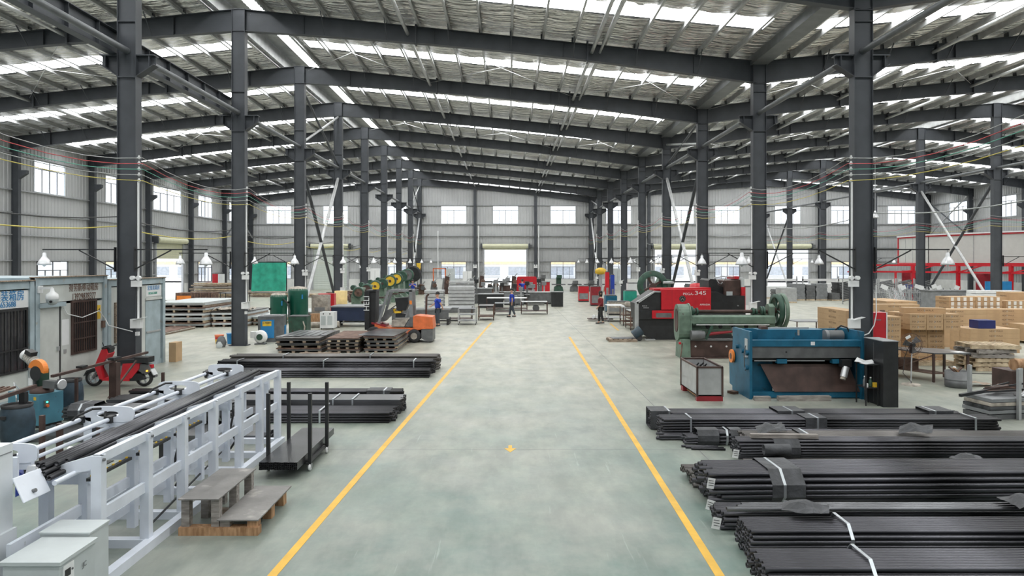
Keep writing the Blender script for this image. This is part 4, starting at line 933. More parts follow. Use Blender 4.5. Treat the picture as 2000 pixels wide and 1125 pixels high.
fn = thing('floor_blower', 'white and green floor blower beside the second column', 'blower', (-9.35, 25.9, 0)); part('housing', MB().lathe([(.05, -.13), (.2, -.12), (.26, 0), (.2, .12), (.05, .13)], 18, (0, 0, .28), 'y'), 'plastic_white', fn); part('outlet', MB().box(-.36, -.14, -.1, .1, .24, .48), 'plastic_white', fn); part('grille', MB().cyl((0, -.14, .28), (0, -.12, .28), .12, 14), 'green_dark', fn); part('foot', MB().box(-.2, .2, -.12, .12, 0, .04), 'mid_grey', fn)
# ---------------- metal crate
cr = thing('metal_crate', 'open galvanised sheet crate on a red-brown skid in front of the blue shear', 'crate', (4.49, 16.0, 0))
for x in (-.28, .265): part('side_sheet', MB().box(x, x + .015, -.7, .72, .12, .75), 'galv', cr)
for y in (-.7, .705): part('end_sheet', MB().box(-.28, .28, y, y + .015, .12, .75), 'galv', cr)
part('floor_sheet', MB().box(-.28, .28, -.7, .72, .12, .14), 'galv', cr)
for x in (-.28, .28):
    for y in (-.7, .72): part('corner_post', MB().box(x - .02, x + .02, y - .02, y + .02, .1, .76), 'brown_steel', cr)
part('rim', MB().bar((-.28, -.7, .755), (.28, -.7, .755), .04).bar((-.28, .72, .755), (.28, .72, .755), .04).bar((-.28, -.7, .755), (-.28, .72, .755), .04).bar((.28, -.7, .755), (.28, .72, .755), .04), 'brown_steel', cr)
part('skid', MB().box(-.29, .29, -.71, -.6, 0, .11), 'red_dark', cr, 'red-brown skid'); part('skid', MB().box(-.29, .29, .5, .7, 0, .11), 'red_dark', cr); part('skid', MB().box(-.2, -.1, -.6, .5, .03, .11), 'wood_orange', cr)
rb = MB().pipe((0, 0, 0), (0, .9, 0), .016, .004, 8).mesh('short_tube', 'tube_black')
tb_ = thing('short_tube_bunch', 'bunch of short dark tubes standing up inside the metal crate', 'tube pack', (4.45, 15.75, .15))
for i in range(19):
    a = i * 2.4; q = .018 * math.sqrt(i) * 1.9
    o = part('short_tube', rb, None, tb_); o.location = (q * cos(a), .0 + .02 * (i % 3), .52 + q * sin(a)); o.rotation_euler = (R(-24), 0, 0)

# ---------------- blue shear and black cabinet
bs = thing('plate_shear', 'large blue hydraulic plate shear with a sloping brown catch plate', 'machine', (6.8, 15.5, 0))
def q(n, x0, x1, y0, y1, z0, z1, m, par=None, lab=None): return part(n, MB().box(x0 - 6.8, x1 - 6.8, y0 - 15.5, y1 - 15.5, z0, z1), m, par or bs, lab)
for x in (5.45, 7.98): part('side_plate', MB().prism([(0, 0), (0, 1.53), (1.15, 1.53), (1.2, .95), (1.45, .9), (1.4, .12), (1.2, .1), (1.2, 0)], 'x', x - 6.8, x - 6.74), 'blue_machine', bs)
q('top_beam', 5.51, 7.98, 15.52, 15.7, 1.19, 1.33, 'blue_machine'); q('back_box', 5.8, 7.3, 15.95, 16.35, 1.2, 1.53, 'blue_machine'); q('top_deck', 5.51, 7.98, 15.7, 16.6, 1.17, 1.2, 'blue_machine')
q('rear_beam', 5.51, 7.98, 16.55, 16.62, 1.2, 1.5, 'blue_machine'); q('hold_down_beam', 5.51, 7.98, 15.56, 15.75, .93, 1.18, 'mid_grey')
part('blade_carrier', MB().prism([(.1, .93), (.35, .93), (.3, .86), (.14, .86)], 'x', -1.26, 1.18), 'black', bs); q('blade', 5.6, 7.2, 15.62, 15.64, .845, .865, 'chrome')
for x in (6.1, 7.35): q('hold_down_foot', x, x + .22, 15.56, 15.7, .80, .9, 'blue_machine')
part('bolt_row', MB().cyl((-.5, .05, 1.06), (-.5, .06, 1.06), .02, 8), 'black', bs)
part('catch_plate', MB().add([(-1.02, .25, .76), (1.0, .25, .76), (1.18, .06, .16), (-.76, .06, .16), (-1.02, .27, .76), (1.0, .27, .76), (1.18, .08, .16), (-.76, .08, .16)], [[0, 1, 2, 3], [7, 6, 5, 4], [0, 4, 5, 1], [1, 5, 6, 2], [2, 6, 7, 3], [3, 7, 4, 0]]), 'brown_steel', bs, 'rust-brown sloping catch plate')
q('front_panel', 5.51, 6.1, 15.85, 15.9, .1, .8, 'blue_machine'); q('inner_back', 5.51, 7.98, 16.5, 16.55, .1, 1.17, 'black'); q('bottom_beam', 5.51, 7.98, 15.6, 15.75, .02, .15, 'blue_machine')
q('label_plate', 6.84, 6.93, 15.512, 15.52, 1.22, 1.3, 'plastic_white'); q('lifting_lug', 6.72, 6.76, 15.93, 15.95, 1.4, 1.53, 'rag'); q('slide_rod', 6.05, 7.05, 16.1, 16.14, 1.54, 1.57, 'galv'); q('pivot_block', 5.9, 6.05, 16.0, 16.2, 1.5, 1.6, 'brown_steel')
m_ = part('top_motor', MB().cyl((.75, .75, 1.36), (1.1, .75, 1.36), .13, 16), 'mid_grey', bs); part('fan_cover', MB().cyl((.68, .75, 1.36), (.75, .75, 1.36), .14, 16), 'grey', m_)
part('hose', MB().path([(.95, .8, 1.48), (1.05, .7, 1.6), (1.15, .6, 1.56), (1.2, .6, 1.45)], .018), 'rubber', bs)
m_ = part('gear_motor', MB().cyl((.72, -.1, .52), (.8, -.05, .74), .075, 14), 'chrome', bs, 'hanging silver gear motor'); part('motor_bracket', MB().box(.7, .92, -.08, .1, .74, .9), 'black', m_); part('motor_end', MB().cyl((.70, -.11, .47), (.72, -.1, .52), .06, 14), 'rag', m_)
q('paper_chart', 5.44, 5.45, 15.62, 15.8, 1.1, 1.35, 'grey_box'); g_ = part('orange_guard', MB().cyl((-1.42, 1.1, .83), (-1.37, 1.1, .83), .16, 18), 'orange_bright', bs, 'orange round guard'); part('guard_mark', MB().cyl((-1.43, 1.1, .83), (-1.42, 1.1, .83), .07, 12), 'rust', g_)
for y, z in ((15.6, 1.04), (15.9, 1.04), (15.62, .7), (16.3, 1.1)): part('hydraulic_valve', MB().cyl((-1.41, y - 15.5, z), (-1.35, y - 15.5, z), .05, 10), 'blue_machine', bs)
part('gauge', MB().cyl((-1.42, .15, .95), (-1.35, .15, .95), .045, 12), 'chrome', bs)
part('pipe', MB().path([(-1.4, .12, 1.2), (-1.44, .1, 1.0), (-1.42, .14, .75), (-1.38, .2, .62)], .012), 'mid_grey', bs)
beam('wooden_block', (5.5, 15.35, .05), (5.85, 15.35, .05), .12, .1, 'wood_grey', 'short weathered block under the front of the blue shear'); beam('wooden_block', (6.02, 15.33, .055), (7.2, 15.36, .055), .12, .11, 'wood_grey', 'long weathered timber along the foot of the blue shear')
solo('debris_bolts', MB().cb((5.3, 16.2, .03), (.16, .2, .06), rz=.4), 'rust', 'small rusty offcuts by the left foot of the blue shear', 'scrap')
bc = thing('electric_cabinet', 'tall plain black electric cabinet at the right end of the blue shear', 'cabinet', (8.3, 15.0, 0))
part('body', MB().box(-.3, .02, -.36, .42, 0, 1.4), 'black', bc); part('top_panel', MB().box(-.31, .03, -.37, .43, 1.4, 1.415), 'grey', bc); part('door_seam', MB().box(-.305, -.3, .02, .03, .05, 1.35), 'mid_grey', bc)
sd = thing('side_stand', 'slim black stand with a shelf beside the black cabinet', 'stand', (7.84, 14.98, 0))
for x in (-.14, .12):
    for y in (-.2, .2): part('leg', MB().box(x - .012, x + .012, y - .012, y + .012, 0, .88), 'black', sd)
part('top', MB().box(-.16, .14, -.22, .22, .88, .895), 'black', sd); part('shelf', MB().box(-.15, .13, -.21, .21, .38, .395), 'black', sd)
for i, (x, y, a, b_) in enumerate(((7.78, 14.9, 20, 'flat'), (7.86, 15.05, -15, 'upper'), (7.74, 15.1, 50, 'rearmost'))): solo('paper_sheet', MB().add([(-.12, -.09, .0), (.12, -.09, .01), (.13, .09, .03 + .02 * i), (-.11, .09, .005), (-.12, -.09, .003), (.12, -.09, .013), (.13, .09, .033 + .02 * i), (-.11, .09, .008)], [[0, 1, 2, 3], [7, 6, 5, 4], [0, 4, 5, 1], [1, 5, 6, 2], [2, 6, 7, 3], [3, 7, 4, 0]]), 'plastic_white', '%s white paper sheet lying on the slim black stand' % b_, 'paper', (x, y, .898 + .008 * i), R(a))
for x, y, m, h, r_, lab in ((7.76, 14.95, 'mid_grey', .2, .035, 'dark bottle on the lower shelf of the slim stand'), (7.88, 14.93, 'green_dark', .18, .04, 'small green bottle on the shelf of the slim stand')):
    bt = thing('bottle', lab, 'bottle', (x, y, .397)); part('body', MB().lathe([(r_, 0), (r_, h * .7), (r_ * .4, h * .85), (r_ * .4, h)], 12), m, bt); part('cap', MB().lathe([(r_ * .45, h), (r_ * .45, h + .025)], 10), 'plastic_white', bt)
solo('small_box', MB().box(-.04, .04, -.03, .03, 0, .1), 'yellow', 'little yellow-white box on the shelf beside the bottles', 'box', (7.93, 14.84, .397)); solo('white_cup', MB().lathe([(.03, 0), (.035, .08)], 12), 'plastic_white', 'white cup at the front of the slim stand shelf', 'cup', (7.74, 14.82, .397))
rc = thing('red_cabinet', 'red cabinet with a white edge standing behind the column', 'cabinet', (9.95, 18.5, 0)); part('body', MB().box(-.3, .12, -.2, .2, 0, 1.75), 'red', rc); part('edge_strip', MB().box(.12, .15, -.22, .2, 0, 1.76), 'plastic_white', rc); part('door_handle', MB().box(-.2, -.02, -.22, -.2, 1.55, 1.57), 'grey', rc)

# ---------------- green mechanical shear
gs = thing('crank_press', 'old green mechanical shear with a big flywheel, shaft and round gear cover', 'machine', (7.0, 22.1, 0))
def gx(x): return x - 7.0
def stad(yc, zc, hw, hh, n=10):
    P = [(yc + hw * cos(pi * i / n), zc + hh - hw + hw * sin(pi * i / n)) for i in range(n + 1)]
    return P + [(yc + hw * cos(pi + pi * i / n), zc - hh + hw + hw * sin(pi + pi * i / n)) for i in range(n + 1)]
gcv = part('gear_cover', MB().prism(stad(.35, 1.13, .36, .6), 'x', gx(5.5), gx(5.86)), 'green_machine', gs)
part('cover_opening', MB().prism(stad(.35, 1.2, .22, .38), 'x', gx(5.485), gx(5.5)), 'brown_steel', gcv, 'dark oval opening')
part('cover_rim', MB().prism(stad(.35, 1.13, .39, .63), 'x', gx(5.86), gx(5.9)), 'green_machine', gcv)
part('upper_beam', MB().prism([(.0, 1.12), (0, 1.33), (.1, 1.38), (.35, 1.38), (.35, 1.1)], 'x', gx(5.86), gx(8.6)), 'green_machine', gs)
part('light_rail', MB().box(gx(6.05), gx(8.4), -.03, -.01, 1.07, 1.1), 'plastic_white', gs); part('back_panel', MB().box(gx(5.9), gx(8.6), .3, .36, .75, 1.12), 'green_machine', gs)
for i in range(5): part('panel_hole', MB().cyl((gx(6.5) + i * .42, .29, 1.0), (gx(6.5) + i * .42, .3, 1.0), .07, 14), 'black', gs)
part('shaft', MB().cyl((gx(5.85), .3, 1.49), (gx(8.7), .3, 1.49), .055, 14), 'brown_steel', gs)
for x, r_ in ((5.95, .17), (6.02, .1), (6.12, .12), (7.95, .12), (8.05, .1), (8.2, .17), (8.28, .17)): part('shaft_collar', MB().cyl((gx(x), .3, 1.49), (gx(x + .06), .3, 1.49), r_, 16), 'green_dark', gs)
part('side_frame', MB().prism([(-.1, 0), (-.02, .6), (.1, 1.0), (.1, 1.66), (.25, 1.75), (.45, 1.7), (.6, 1.3), (.7, .5), (.8, 0)], 'x', gx(8.45), gx(8.62)), 'green_machine', gs)
part('side_frame', MB().prism([(-.1, 0), (-.02, .62), (.6, .62), (.7, 0)], 'x', gx(5.55), gx(5.85)), 'green_machine', gs)
part('gear_hub', MB().cyl((gx(5.95), .1, 1.15), (gx(6.15), .1, 1.15), .09, 12), 'green_machine', gs)
fw = part('flywheel', MB().lathe([(.42, -.07), (.54, -.07), (.54, .07), (.42, .07), (.42, -.07)], 32, (gx(8.82), .45, 1.52), 'x'), 'green_dark', gs, 'large spoked flywheel')
sk = MB()
for i in range(6): a = i * pi / 3 + .3; sk.bar((gx(8.82), .45, 1.52), (gx(8.82), .45 + .44 * cos(a), 1.52 + .44 * sin(a)), .06)
part('spoke', sk, 'green_dark', fw); part('wheel_hub', MB().cyl((gx(8.7), .45, 1.52), (gx(8.94), .45, 1.52), .09, 14), 'brown_steel', fw)
part('belt_guard', MB().lathe([(.5, 0), (.58, 0), (.58, .1), (.5, .1)], 28, (gx(8.92), .45, 1.5), 'x', False), 'green_machine', gs)
part('lower_bed', MB().box(gx(5.85), gx(8.45), .05, .12, .06, .57), 'brown_steel', gs, 'brown steel bed plate'); part('bed_top', MB().box(gx(5.85), gx(8.45), .0, .3, .57, .61), 'mid_grey', gs); part('bed_foot', MB().box(gx(5.6), gx(8.6), -.05, .2, 0, .05), 'brown_steel', gs)
for i in range(3): part('bed_hole', MB().cyl((gx(6.04) + i * .5, .04, .38), (gx(6.04) + i * .5, .05, .38), .03, 12), 'plastic_white', gs)
m_ = part('motor', MB().cyl((gx(5.85), -.1, .76), (gx(6.2), -.1, .76), .15, 18), 'mid_grey', gs); part('motor_cap', MB().cyl((gx(6.2), -.1, .76), (gx(6.28), -.1, .76), .13, 18), 'mid_grey', m_)
part('roller_shaft', MB().cyl((gx(6.4), .0, .78), (gx(7.2), 0, .86), .06, 12, .035), 'red_dark', gs); part('handwheel', MB().lathe([(.12, -.01), (.14, 0), (.12, .01)], 18, (gx(7.22), 0, .86), 'x'), 'chrome', gs)
part('crank_arm', MB().bar((gx(6.35), -.02, .62), (gx(6.55), -.02, 1.05), .08), 'green_dark', gs); part('red_knob', MB().cyl((gx(5.5), -.12, .5), (gx(5.5), -.06, .5), .04, 10), 'red', gs); part('pedal_post', MB().bar((gx(5.5), -.16, 0), (gx(5.58), -.1, .5), .03), 'rust', gs)

# ---------------- red and black punch press
am = thing('punch_press', 'red and black turret punch press with white PEGA-345 lettering', 'machine', (7.2, 27.3, 0))
def AX(x): return 4.658 + .002918 * x - 7.2
def AZ(y): return max(0, 2.525 - .002918 * y)
def ap(n, pts, y0, y1, m, par=None, lab=None): return part(n, MB().prism([(AX(a), AZ(b)) for a, b in pts], 'y', y0, y1), m, par or am, lab)
ap('front_housing', [(165, 375), (400, 212), (480, 212), (480, 462), (165, 462)], .05, 1.6, 'black'); ap('arm_housing', [(480, 212), (1280, 212), (1390, 262), (1640, 262), (1640, 462), (480, 462)], .1, 1.6, 'black')
ap('sloping_trim', [(150, 345), (400, 195), (480, 205), (480, 215), (400, 215), (165, 375)], .0, .12, 'galv'); ap('edge_post', [(132, 345), (180, 345), (180, 735), (132, 735)], 0, .1, 'galv')
rp = ap('red_panel', [(488, 178), (1165, 178), (1165, 452), (488, 452)], -.02, 1.3, 'red', lab='glossy red cover panel'); ap('panel_seam', [(632, 182), (635, 182), (635, 450), (632, 450)], -.023, -.02, 'red_dark', rp)
ap('red_top', [(410, 168), (1195, 155), (1195, 180), (410, 195)], .3, 1.2, 'red'); lp_ = ap('red_lower_panel', [(360, 462), (900, 462), (900, 570), (360, 570)], -.06, .3, 'red'); ap('panel_recess', [(420, 495), (610, 495), (625, 510), (625, 558), (420, 558), (410, 545), (410, 505)], -.064, -.06, 'mid_grey', lp_)
ap('middle_body', [(165, 462), (1640, 462), (1640, 585), (165, 585)], .02, 1.5, 'black'); ap('lower_body', [(185, 588), (1640, 588), (1640, 868), (390, 868), (215, 780), (185, 715)], .08, 1.4, 'black')
ap('base_foot', [(270, 850), (400, 850), (400, 868), (270, 868)], -.1, .1, 'galv'); ap('rear_tower', [(1385, 60), (1600, 50), (1612, 462), (1385, 462)], .3, 1.9, 'brown_steel'); ap('rear_tower', [(1185, 60), (1210, 35), (1290, 40), (1310, 120), (1385, 150), (1385, 300), (1185, 215)], .5, 1.8, 'black')
ap('rear_red_strip', [(1605, 145), (1660, 145), (1660, 560), (1605, 560)], .2, 1.7, 'red'); ap('rear_grey_strip', [(1605, 20), (1645, 20), (1645, 145), (1605, 145)], .2, 1.7, 'grey_box'); ap('rating_plate', [(1408, 208), (1492, 208), (1492, 265), (1408, 265)], .29, .3, 'grey_box')
ap('red_unit', [(1545, 0), (1610, 0), (1610, 38), (1545, 38)], .5, 1.5, 'red')
part('top_hoses', MB().path([(AX(1300), .6, 2.4), (AX(1330), .55, 2.25), (AX(1370), .6, 2.2), (AX(1400), .6, 2.35), (AX(1440), .6, 2.5)], .02).path([(AX(1290), .8, 2.45), (AX(1400), .7, 2.52), (AX(1590), .7, 2.48)], .025), 'galv', am)
rd = part('round_badge', MB().cyl((AX(775), -.022, AZ(303)), (AX(775), -.03, AZ(303)), .13, 28), 'black', am, 'black round badge with a pale ring of marks')
for i in range(12): a = i * pi / 6; part('badge_mark', MB().cb((AX(775) + .1 * cos(a), -.032, AZ(303) + .1 * sin(a)), (.02, .004, .02), ry=-a), 'rag', rd)
part('badge_emblem', MB().prism([(AX(755), AZ(315)), (AX(775), AZ(285)), (AX(795), AZ(315)), (AX(790), AZ(318)), (AX(775), AZ(298)), (AX(760), AZ(318))], 'y', -.034, -.03), 'rag', rd)
text('lettering', 'PEGA-', .13, (AX(858), -.025, AZ(238)), FRONT, 'plastic_white', am, 1.25); text('lettering', '345', .22, (AX(1020), -.025, AZ(226)), FRONT, 'plastic_white', am, 1.45)
text('lettering', 'AMADA', .1, (AX(1080), -.025, AZ(382)), FRONT, 'plastic_white', am, 1.15); text('lettering', 'RISING', .05, (AX(265), .045, AZ(402)), FRONT, 'plastic_white', am, 1.3); text('lettering', 'AMADA', .05, (AX(285), .045, AZ(428)), FRONT, 'plastic_white', am, 1.3); text('lettering', 'TK', .07, (AX(1545), .09, AZ(400)), FRONT, 'grey_box', am)
tk = thing('coolant_drum', 'dark green tilted drum under the near corner of the punch press', 'drum', (5.05, 27.1, 0)); part('body', MB().cyl((-.1, 0, .2), (.2, 0, .42), .2, 16), 'blue_drum', tk); part('wheel', MB().cyl((.1, -.15, .12), (.1, -.1, .12), .12, 14), 'rubber', tk)
pl = thing('wooden_pallet', 'flat wooden pallet with steel offcuts before the punch press', 'pallet', (4.45, 27.0, 0))
def pallet(t, w, d, m='pallet', z=0):
    for y in (-d / 2 + .05, 0, d / 2 - .05): part('runner', MB().box(-w / 2, w / 2, y - .045, y + .045, z, z + .09), m, t)
    n = int(w / .17)
    for i in range(n): x = -w / 2 + w * (i + .5) / n; part('plank', MB().box(x - .06, x + .06, -d / 2, d / 2, z + .09, z + .11), m, t)
pallet(pl, 1.1, .8, 'wood'); solo('steel_offcut', MB().cb((4.5, 27.0, .12), (.9, .6, .015), rz=.1), 'sheet', 'thin grey steel offcut lying on the flat pallet', 'steel offcut')

# ---------------- work table, fan, tub and rags
wt = thing('work_table', 'steel work table with a grey top and rusty legs in front of the pallets', 'table', (11.3, 18.2, 0))
part('top', MB().prism([(-.35, -.55), (.6, -.55), (.55, .3), (-.9, 1.0), (-1.1, .9)], 'z', .73, .76), 'sheet', wt)
for x, y in ((-.33, -.5), (.55, -.5), (-1.0, .85), (.45, .3)): part('leg', MB().box(x - .025, x + .025, y - .025, y + .025, 0, .73), 'brown_steel', wt)
part('shelf', MB().prism([(-.33, -.45), (.2, -.45), (-.4, .85), (-1.0, .85)], 'z', .2, .22), 'rust', wt); part('brace', MB().bar((-.33, -.5, .7), (-.9, .7, .1), .03), 'rust', wt); part('under_box', MB().box(-.7, -.3, .2, .6, .22, .5), 'rust', wt); part('side_panel', MB().box(-1.12, -1.06, .2, .9, .1, .85), 'rust', wt)
solo('paper_sheet', MB().box(-.15, .15, -.1, .1, 0, .004), 'plastic_white', 'white paper on the corner of the steel work table', 'paper', (11.7, 17.85, .762), R(20))
fa = thing('pedestal_fan', 'old pedestal fan with a round wire cage beside the work table', 'fan', (10.15, 17.3, 0))
part('base', MB().lathe([(.22, 0), (.21, .03), (.05, .05)], 22), 'rag', fa); part('pole', MB().cyl((0, 0, .04), (.02, 0, .8), .016, 10), 'chrome', fa); part('motor', MB().cyl((.02, -.02, 1.02), (.02, .14, 1.02), .06, 14), 'black', fa)
part('neck', MB().box(-.01, .05, .0, .06, .8, 1.0), 'black', fa)
cg = MB()
for r_, y in ((.28, .0), (.28, .05), (.2, -.06), (.12, -.08)):
    for i in range(24):
        a, b_ = 2 * pi * i / 24, 2 * pi * (i + 1) / 24; cg.bar((.02 + r_ * cos(a), y, 1.02 + r_ * sin(a)), (.02 + r_ * cos(b_), y, 1.02 + r_ * sin(b_)), .006)
for i in range(30): a = 2 * pi * i / 30; cg.bar((.02, -.09, 1.02), (.02 + .2 * cos(a), -.06, 1.02 + .2 * sin(a)), .003).bar((.02 + .2 * cos(a), -.06, 1.02 + .2 * sin(a)), (.02 + .28 * cos(a), .0, 1.02 + .28 * sin(a)), .003)
part('wire_cage', cg, 'brown_steel', fa)
for i in range(3):
    a = i * 2 * pi / 3 + .4; part('blade', MB().add([(.02, -.02, 1.02), (.02 + .23 * cos(a), -.05, 1.02 + .23 * sin(a)), (.02 + .24 * cos(a + .7), .0, 1.02 + .24 * sin(a + .7)), (.02 + .1 * cos(a + 1), .01, 1.02 + .1 * sin(a + 1))], [[0, 1, 2, 3]]), 'mid_grey', fa)
part('hub', MB().cyl((.02, -.1, 1.02), (.02, -.03, 1.02), .045, 12), 'black', fa); part('hanging_tag', MB().cb((-.14, -.12, 1.22), (.13, .005, .07), ry=R(-30)), 'plastic_white', fa); part('cable', MB().path([(.03, .1, 1.0), (-.1, .1, .7), (-.2, .0, .3), (-.05, -.1, .1), (.0, .0, .03)], .008), 'rubber', fa)
bo = thing('gas_bottle', 'rust-brown torch stand with hanging clear bag left of the fan', 'stand', (10.3, 18.9, 0)); part('pole', MB().cyl((0, 0, 0), (0, 0, 1.7), .02, 8), 'rust', bo); part('bag', MB().lathe([(.04, 1.6), (.13, 1.45), (.15, 1.2), (.1, 1.05)], 12), 'clear_plastic', bo); part('head', MB().box(-.05, .05, -.04, .04, 1.65, 1.78), 'rust', bo)
tu = thing('metal_tub', 'round dark metal tub of scrap in front of the work table', 'tub', (11.15, 17.05, 0)); part('body', MB().lathe([(.24, 0), (.27, .02), (.27, .2), (.265, .2), (.27, .4), (.25, .4), (.22, .05)], 24), 'mid_grey', tu); part('band', MB().lathe([(.278, .19), (.278, .21)], 24), 'grey', tu)
for i, (a, m_, nm) in enumerate(((10, 'rust', 'rusty offcut'), (70, 'galv', 'silver offcut'), (130, 'rust', 'leaning rusty strip'), (200, 'wood_orange', 'orange-brown strip'))): solo('scrap_piece', MB().bar((0, 0, 0), (.2 * cos(R(a)), .2 * sin(R(a)), .16), .06, .03), m_, nm + ' sticking out of the round metal tub', 'scrap', (11.15 + .04 * i - .06, 17.05, .32))
mb = MB(); V = [(u * .16 - .4 + random.uniform(-.02, .02), v * .12 - .2, .02 + .1 * (1 - abs(u - 2) / 3) * abs(sin(u * 2 + v)) + random.uniform(0, .03)) for u in range(6) for v in range(4)]
solo('rag_heap', mb.add(V, [[i * 4 + j, (i + 1) * 4 + j, (i + 1) * 4 + j + 1, i * 4 + j + 1] for i in range(5) for j in range(3)]), 'wood', 'crumpled brown cloth on the floor beside the metal tub', 'cloth', (11.75, 17.25, 0))
# floor cable
solo('floor_cable', MB().path([(11.9, 19.2, .01), (12.7, 19.1, .01), (13.6, 18.9, .01), (14.3, 19.1, .01), (16, 19.2, .01)], .012), 'rubber', 'thin dark cable crossing the floor toward the cartons', 'cable')
# scrap rack at the right border
sr = thing('post_pallet', 'wrapped pallet of flat profiles with grey corner posts at the right border', 'pallet', (10.1, 13.85, 0), R(10))
for i in range(4): part('profile_layer', MB().box(-.75 + .02 * i, .9, -.3, .35, .12 + i * .075, .185 + i * .075), ('grey', 'tube_grey', 'rag', 'grey')[i], sr)
part('base_frame', MB().box(-.75, .9, -.28, .33, .0, .1), 'mid_grey', sr)
for x, y, h in ((-.62, .3, 1.0), (-.12, -.34, 1.0), (.6, .3, .9)): part('corner_post', MB().box(x - .03, x + .03, y - .03, y + .03, 0, h), 'galv', sr)
for i in range(14):
    a = R(-25 + 7 * i + random.uniform(-8, 8)); L_ = random.uniform(.5, .95)
    solo('steel_offcut', MB().bar((0, 0, 0), (L_ * cos(a), L_ * sin(a) * .5, random.uniform(-.02, .12)), .03), ('black', 'rust', 'brown_steel')[i % 3], 'thin %s offcut in the tangle on the wrapped pallet' % ('black', 'rusty', 'brown')[i % 3], 'scrap bar', (9.55 + .04 * i, 13.9 + .02 * i, .46 + .02 * (i % 5)), group='tangle of thin offcuts on the wrapped pallet')
solo('long_bar', MB().bar((9.05, 13.75, .43), (10.0, 14.0, .52), .06), 'black', 'thick black square bar jutting toward the aisle from the wrapped pallet', 'bar')
solo('lamp_reflector', MB().lathe([(.08, .22), (.1, .12), (.2, .06), (.27, 0), (.26, -.01)], 22), 'chrome', 'silver bell lamp reflector lying on the scrap pallet', 'lamp reflector', (10.45, 13.75, .43))
solo('copper_roll', MB().cyl((10.6, 14.4, .95), (11.1, 14.5, .95), .12, 16), 'wood_orange', 'pinkish roll on top of the scrap at the right border', 'roll')
solo('scrap_crate', MB().box(10.5, 11.3, 14.3, 14.9, 0, .82), 'brown_steel', 'dark scrap box behind the wrapped pallet at the right border', 'box')

# ---------------- cartons and pallets
CM = {}
def carton_mesh(w, d, h):
    k = (round(w, 2), round(d, 2), round(h, 3))
    if k not in CM:
        CM[k] = (MB().box(-w / 2, w / 2, -d / 2, d / 2, 0, h).mesh('body', 'carton'),
                 MB().box(-w / 2 - .001, w / 2 + .001, -.025, .025, h, h + .002).box(-.012, .012, -d / 2 - .002, -d / 2, h * .3, h * .7).mesh('tape', 'rag'))
    return CM[k]
TX = {}
def txtmesh(s, size, wx):
    k = (s, size)
    if k not in TX:
        o = text('print', s, size, (0, 0, 0), (0, 0, 0), 'carton_print', None, 1, .0008); TX[k] = o
    return TX[k]
def stack(nm, x, y, w, d, h, cols, rows, z0=0, axis='x', print_='front', gap=.01, txt='NEXT WALK', skew=0, end=False):
    """cartons side by side (cols) and piled (rows); w along x, d along y"""
    ca, cb_ = math.cos(skew), math.sin(skew)
    for r in range(rows):
        for c in range(cols):
            dx = (c * (w + gap)) if axis == 'x' else 0; dy = (c * (d + gap)) if axis == 'y' else 0
            jx = random.uniform(-.012, .012); X, Y = x + w / 2 + dx + jx, y + d / 2 + dy + jx
            lab = 'carton in %s, %s layer up%s' % (nm, ordinal(r), '' if cols == 1 else (', %s across' if axis == 'x' else ', %s back') % ordinal(c))
            t = thing('carton', lab, 'carton', (x + (X - x) * ca - (Y - y) * cb_, y + (X - x) * cb_ + (Y - y) * ca, z0 + r * (h + .002)), skew, 'cartons in ' + nm)
            b_, tp = carton_mesh(w, d, h); part('body', b_, None, t); part('tape', tp, None, t)
            if print_ == 'front' and c in (0, cols - 1) or print_ == 'front' and cols < 4:
                if end:
                    for i in range(4): part('end_cap', MB().box(-w / 2 + w * (i + .3) / 4.2, -w / 2 + w * (i + .75) / 4.2, -d / 2 - .02, -d / 2, .02, h - .02), 'foam', t)
                else: PR.append((t, txt if w > .7 else 'HX 24 KW', min(.085, h * .5), (w * .02, -d / 2 - .001, h * .55), FRONT))
            if print_ == 'side' or (c == 0 and d > .7): PR.append((t, txt, min(.085, h * .5), (-w / 2 - .001, -d * .05, h * .55), WEST))
PR = []
def palletx(x, y, w, d, lab, z=0, m='pallet', rz=0):
    t = thing('wooden_pallet', lab, 'pallet', (x + w / 2, y + d / 2, z), rz, 'wooden pallets by the cartons'); pallet(t, w, d, m)
palletx(14.9, 22.5, 1.7, 1.1, 'wooden pallet under the five-layer stack carrying the blue box')
stack('the stack under the blue box', 15.15, 22.5, 1.62, .52, .157, 2, 5, .112, 'y')
bb = thing('blue_box', 'dark blue box on the five-layer carton stack', 'box', (15.75, 22.8, .91)); part('body', MB().box(-.27, .3, -.2, .25, 0, .27), 'navy', bb); part('end_label', MB().box(.3, .302, -.2, .25, 0, .27), 'grey_box', bb)
palletx(12.0, 20.55, 1.5, 1.5, 'wooden pallet under the three-across carton stack')
stack('the lower three-across stack', 12.3, 20.95, .5, .6, .157, 2, 6, .112)
stack('the upper three-across stack', 12.05, 20.6, .5, 1.3, .157, 3, 3, .112 + 6 * .159)
stack('the pile topped by one crosswise carton', 12.1, 21.0, 1.15, .42, .16, 1, 1, .112 + 9 * .159, skew=R(-14))
stack('the stack left of the near column', 9.98, 20.3, .52, 1.85, .17, 1, 9, .112, 'x', 'side'); stack('the stack seen right of the column', 10.6, 20.3, .5, 1.8, .17, 2, 8, .112)
palletx(9.9, 20.2, 1.75, 2.0, 'wooden pallet under the carton stack behind the column')
stack('the stack behind the red cabinet', 13.2, 25.2, 1.9, .5, .17, 1, 9, 0, 'y'); stack('the long row behind the three-across stack', 15.2, 25.0, 2.2, .5, .17, 1, 8, 0, 'y')
stack('the side-printed row behind the column', 15.0, 27.2, .6, 2.4, .17, 2, 9, 0, 'x', 'side'); stack('the wide stack near the metal rods', 17.2, 27.6, 1.9, .6, .17, 2, 7, 0)
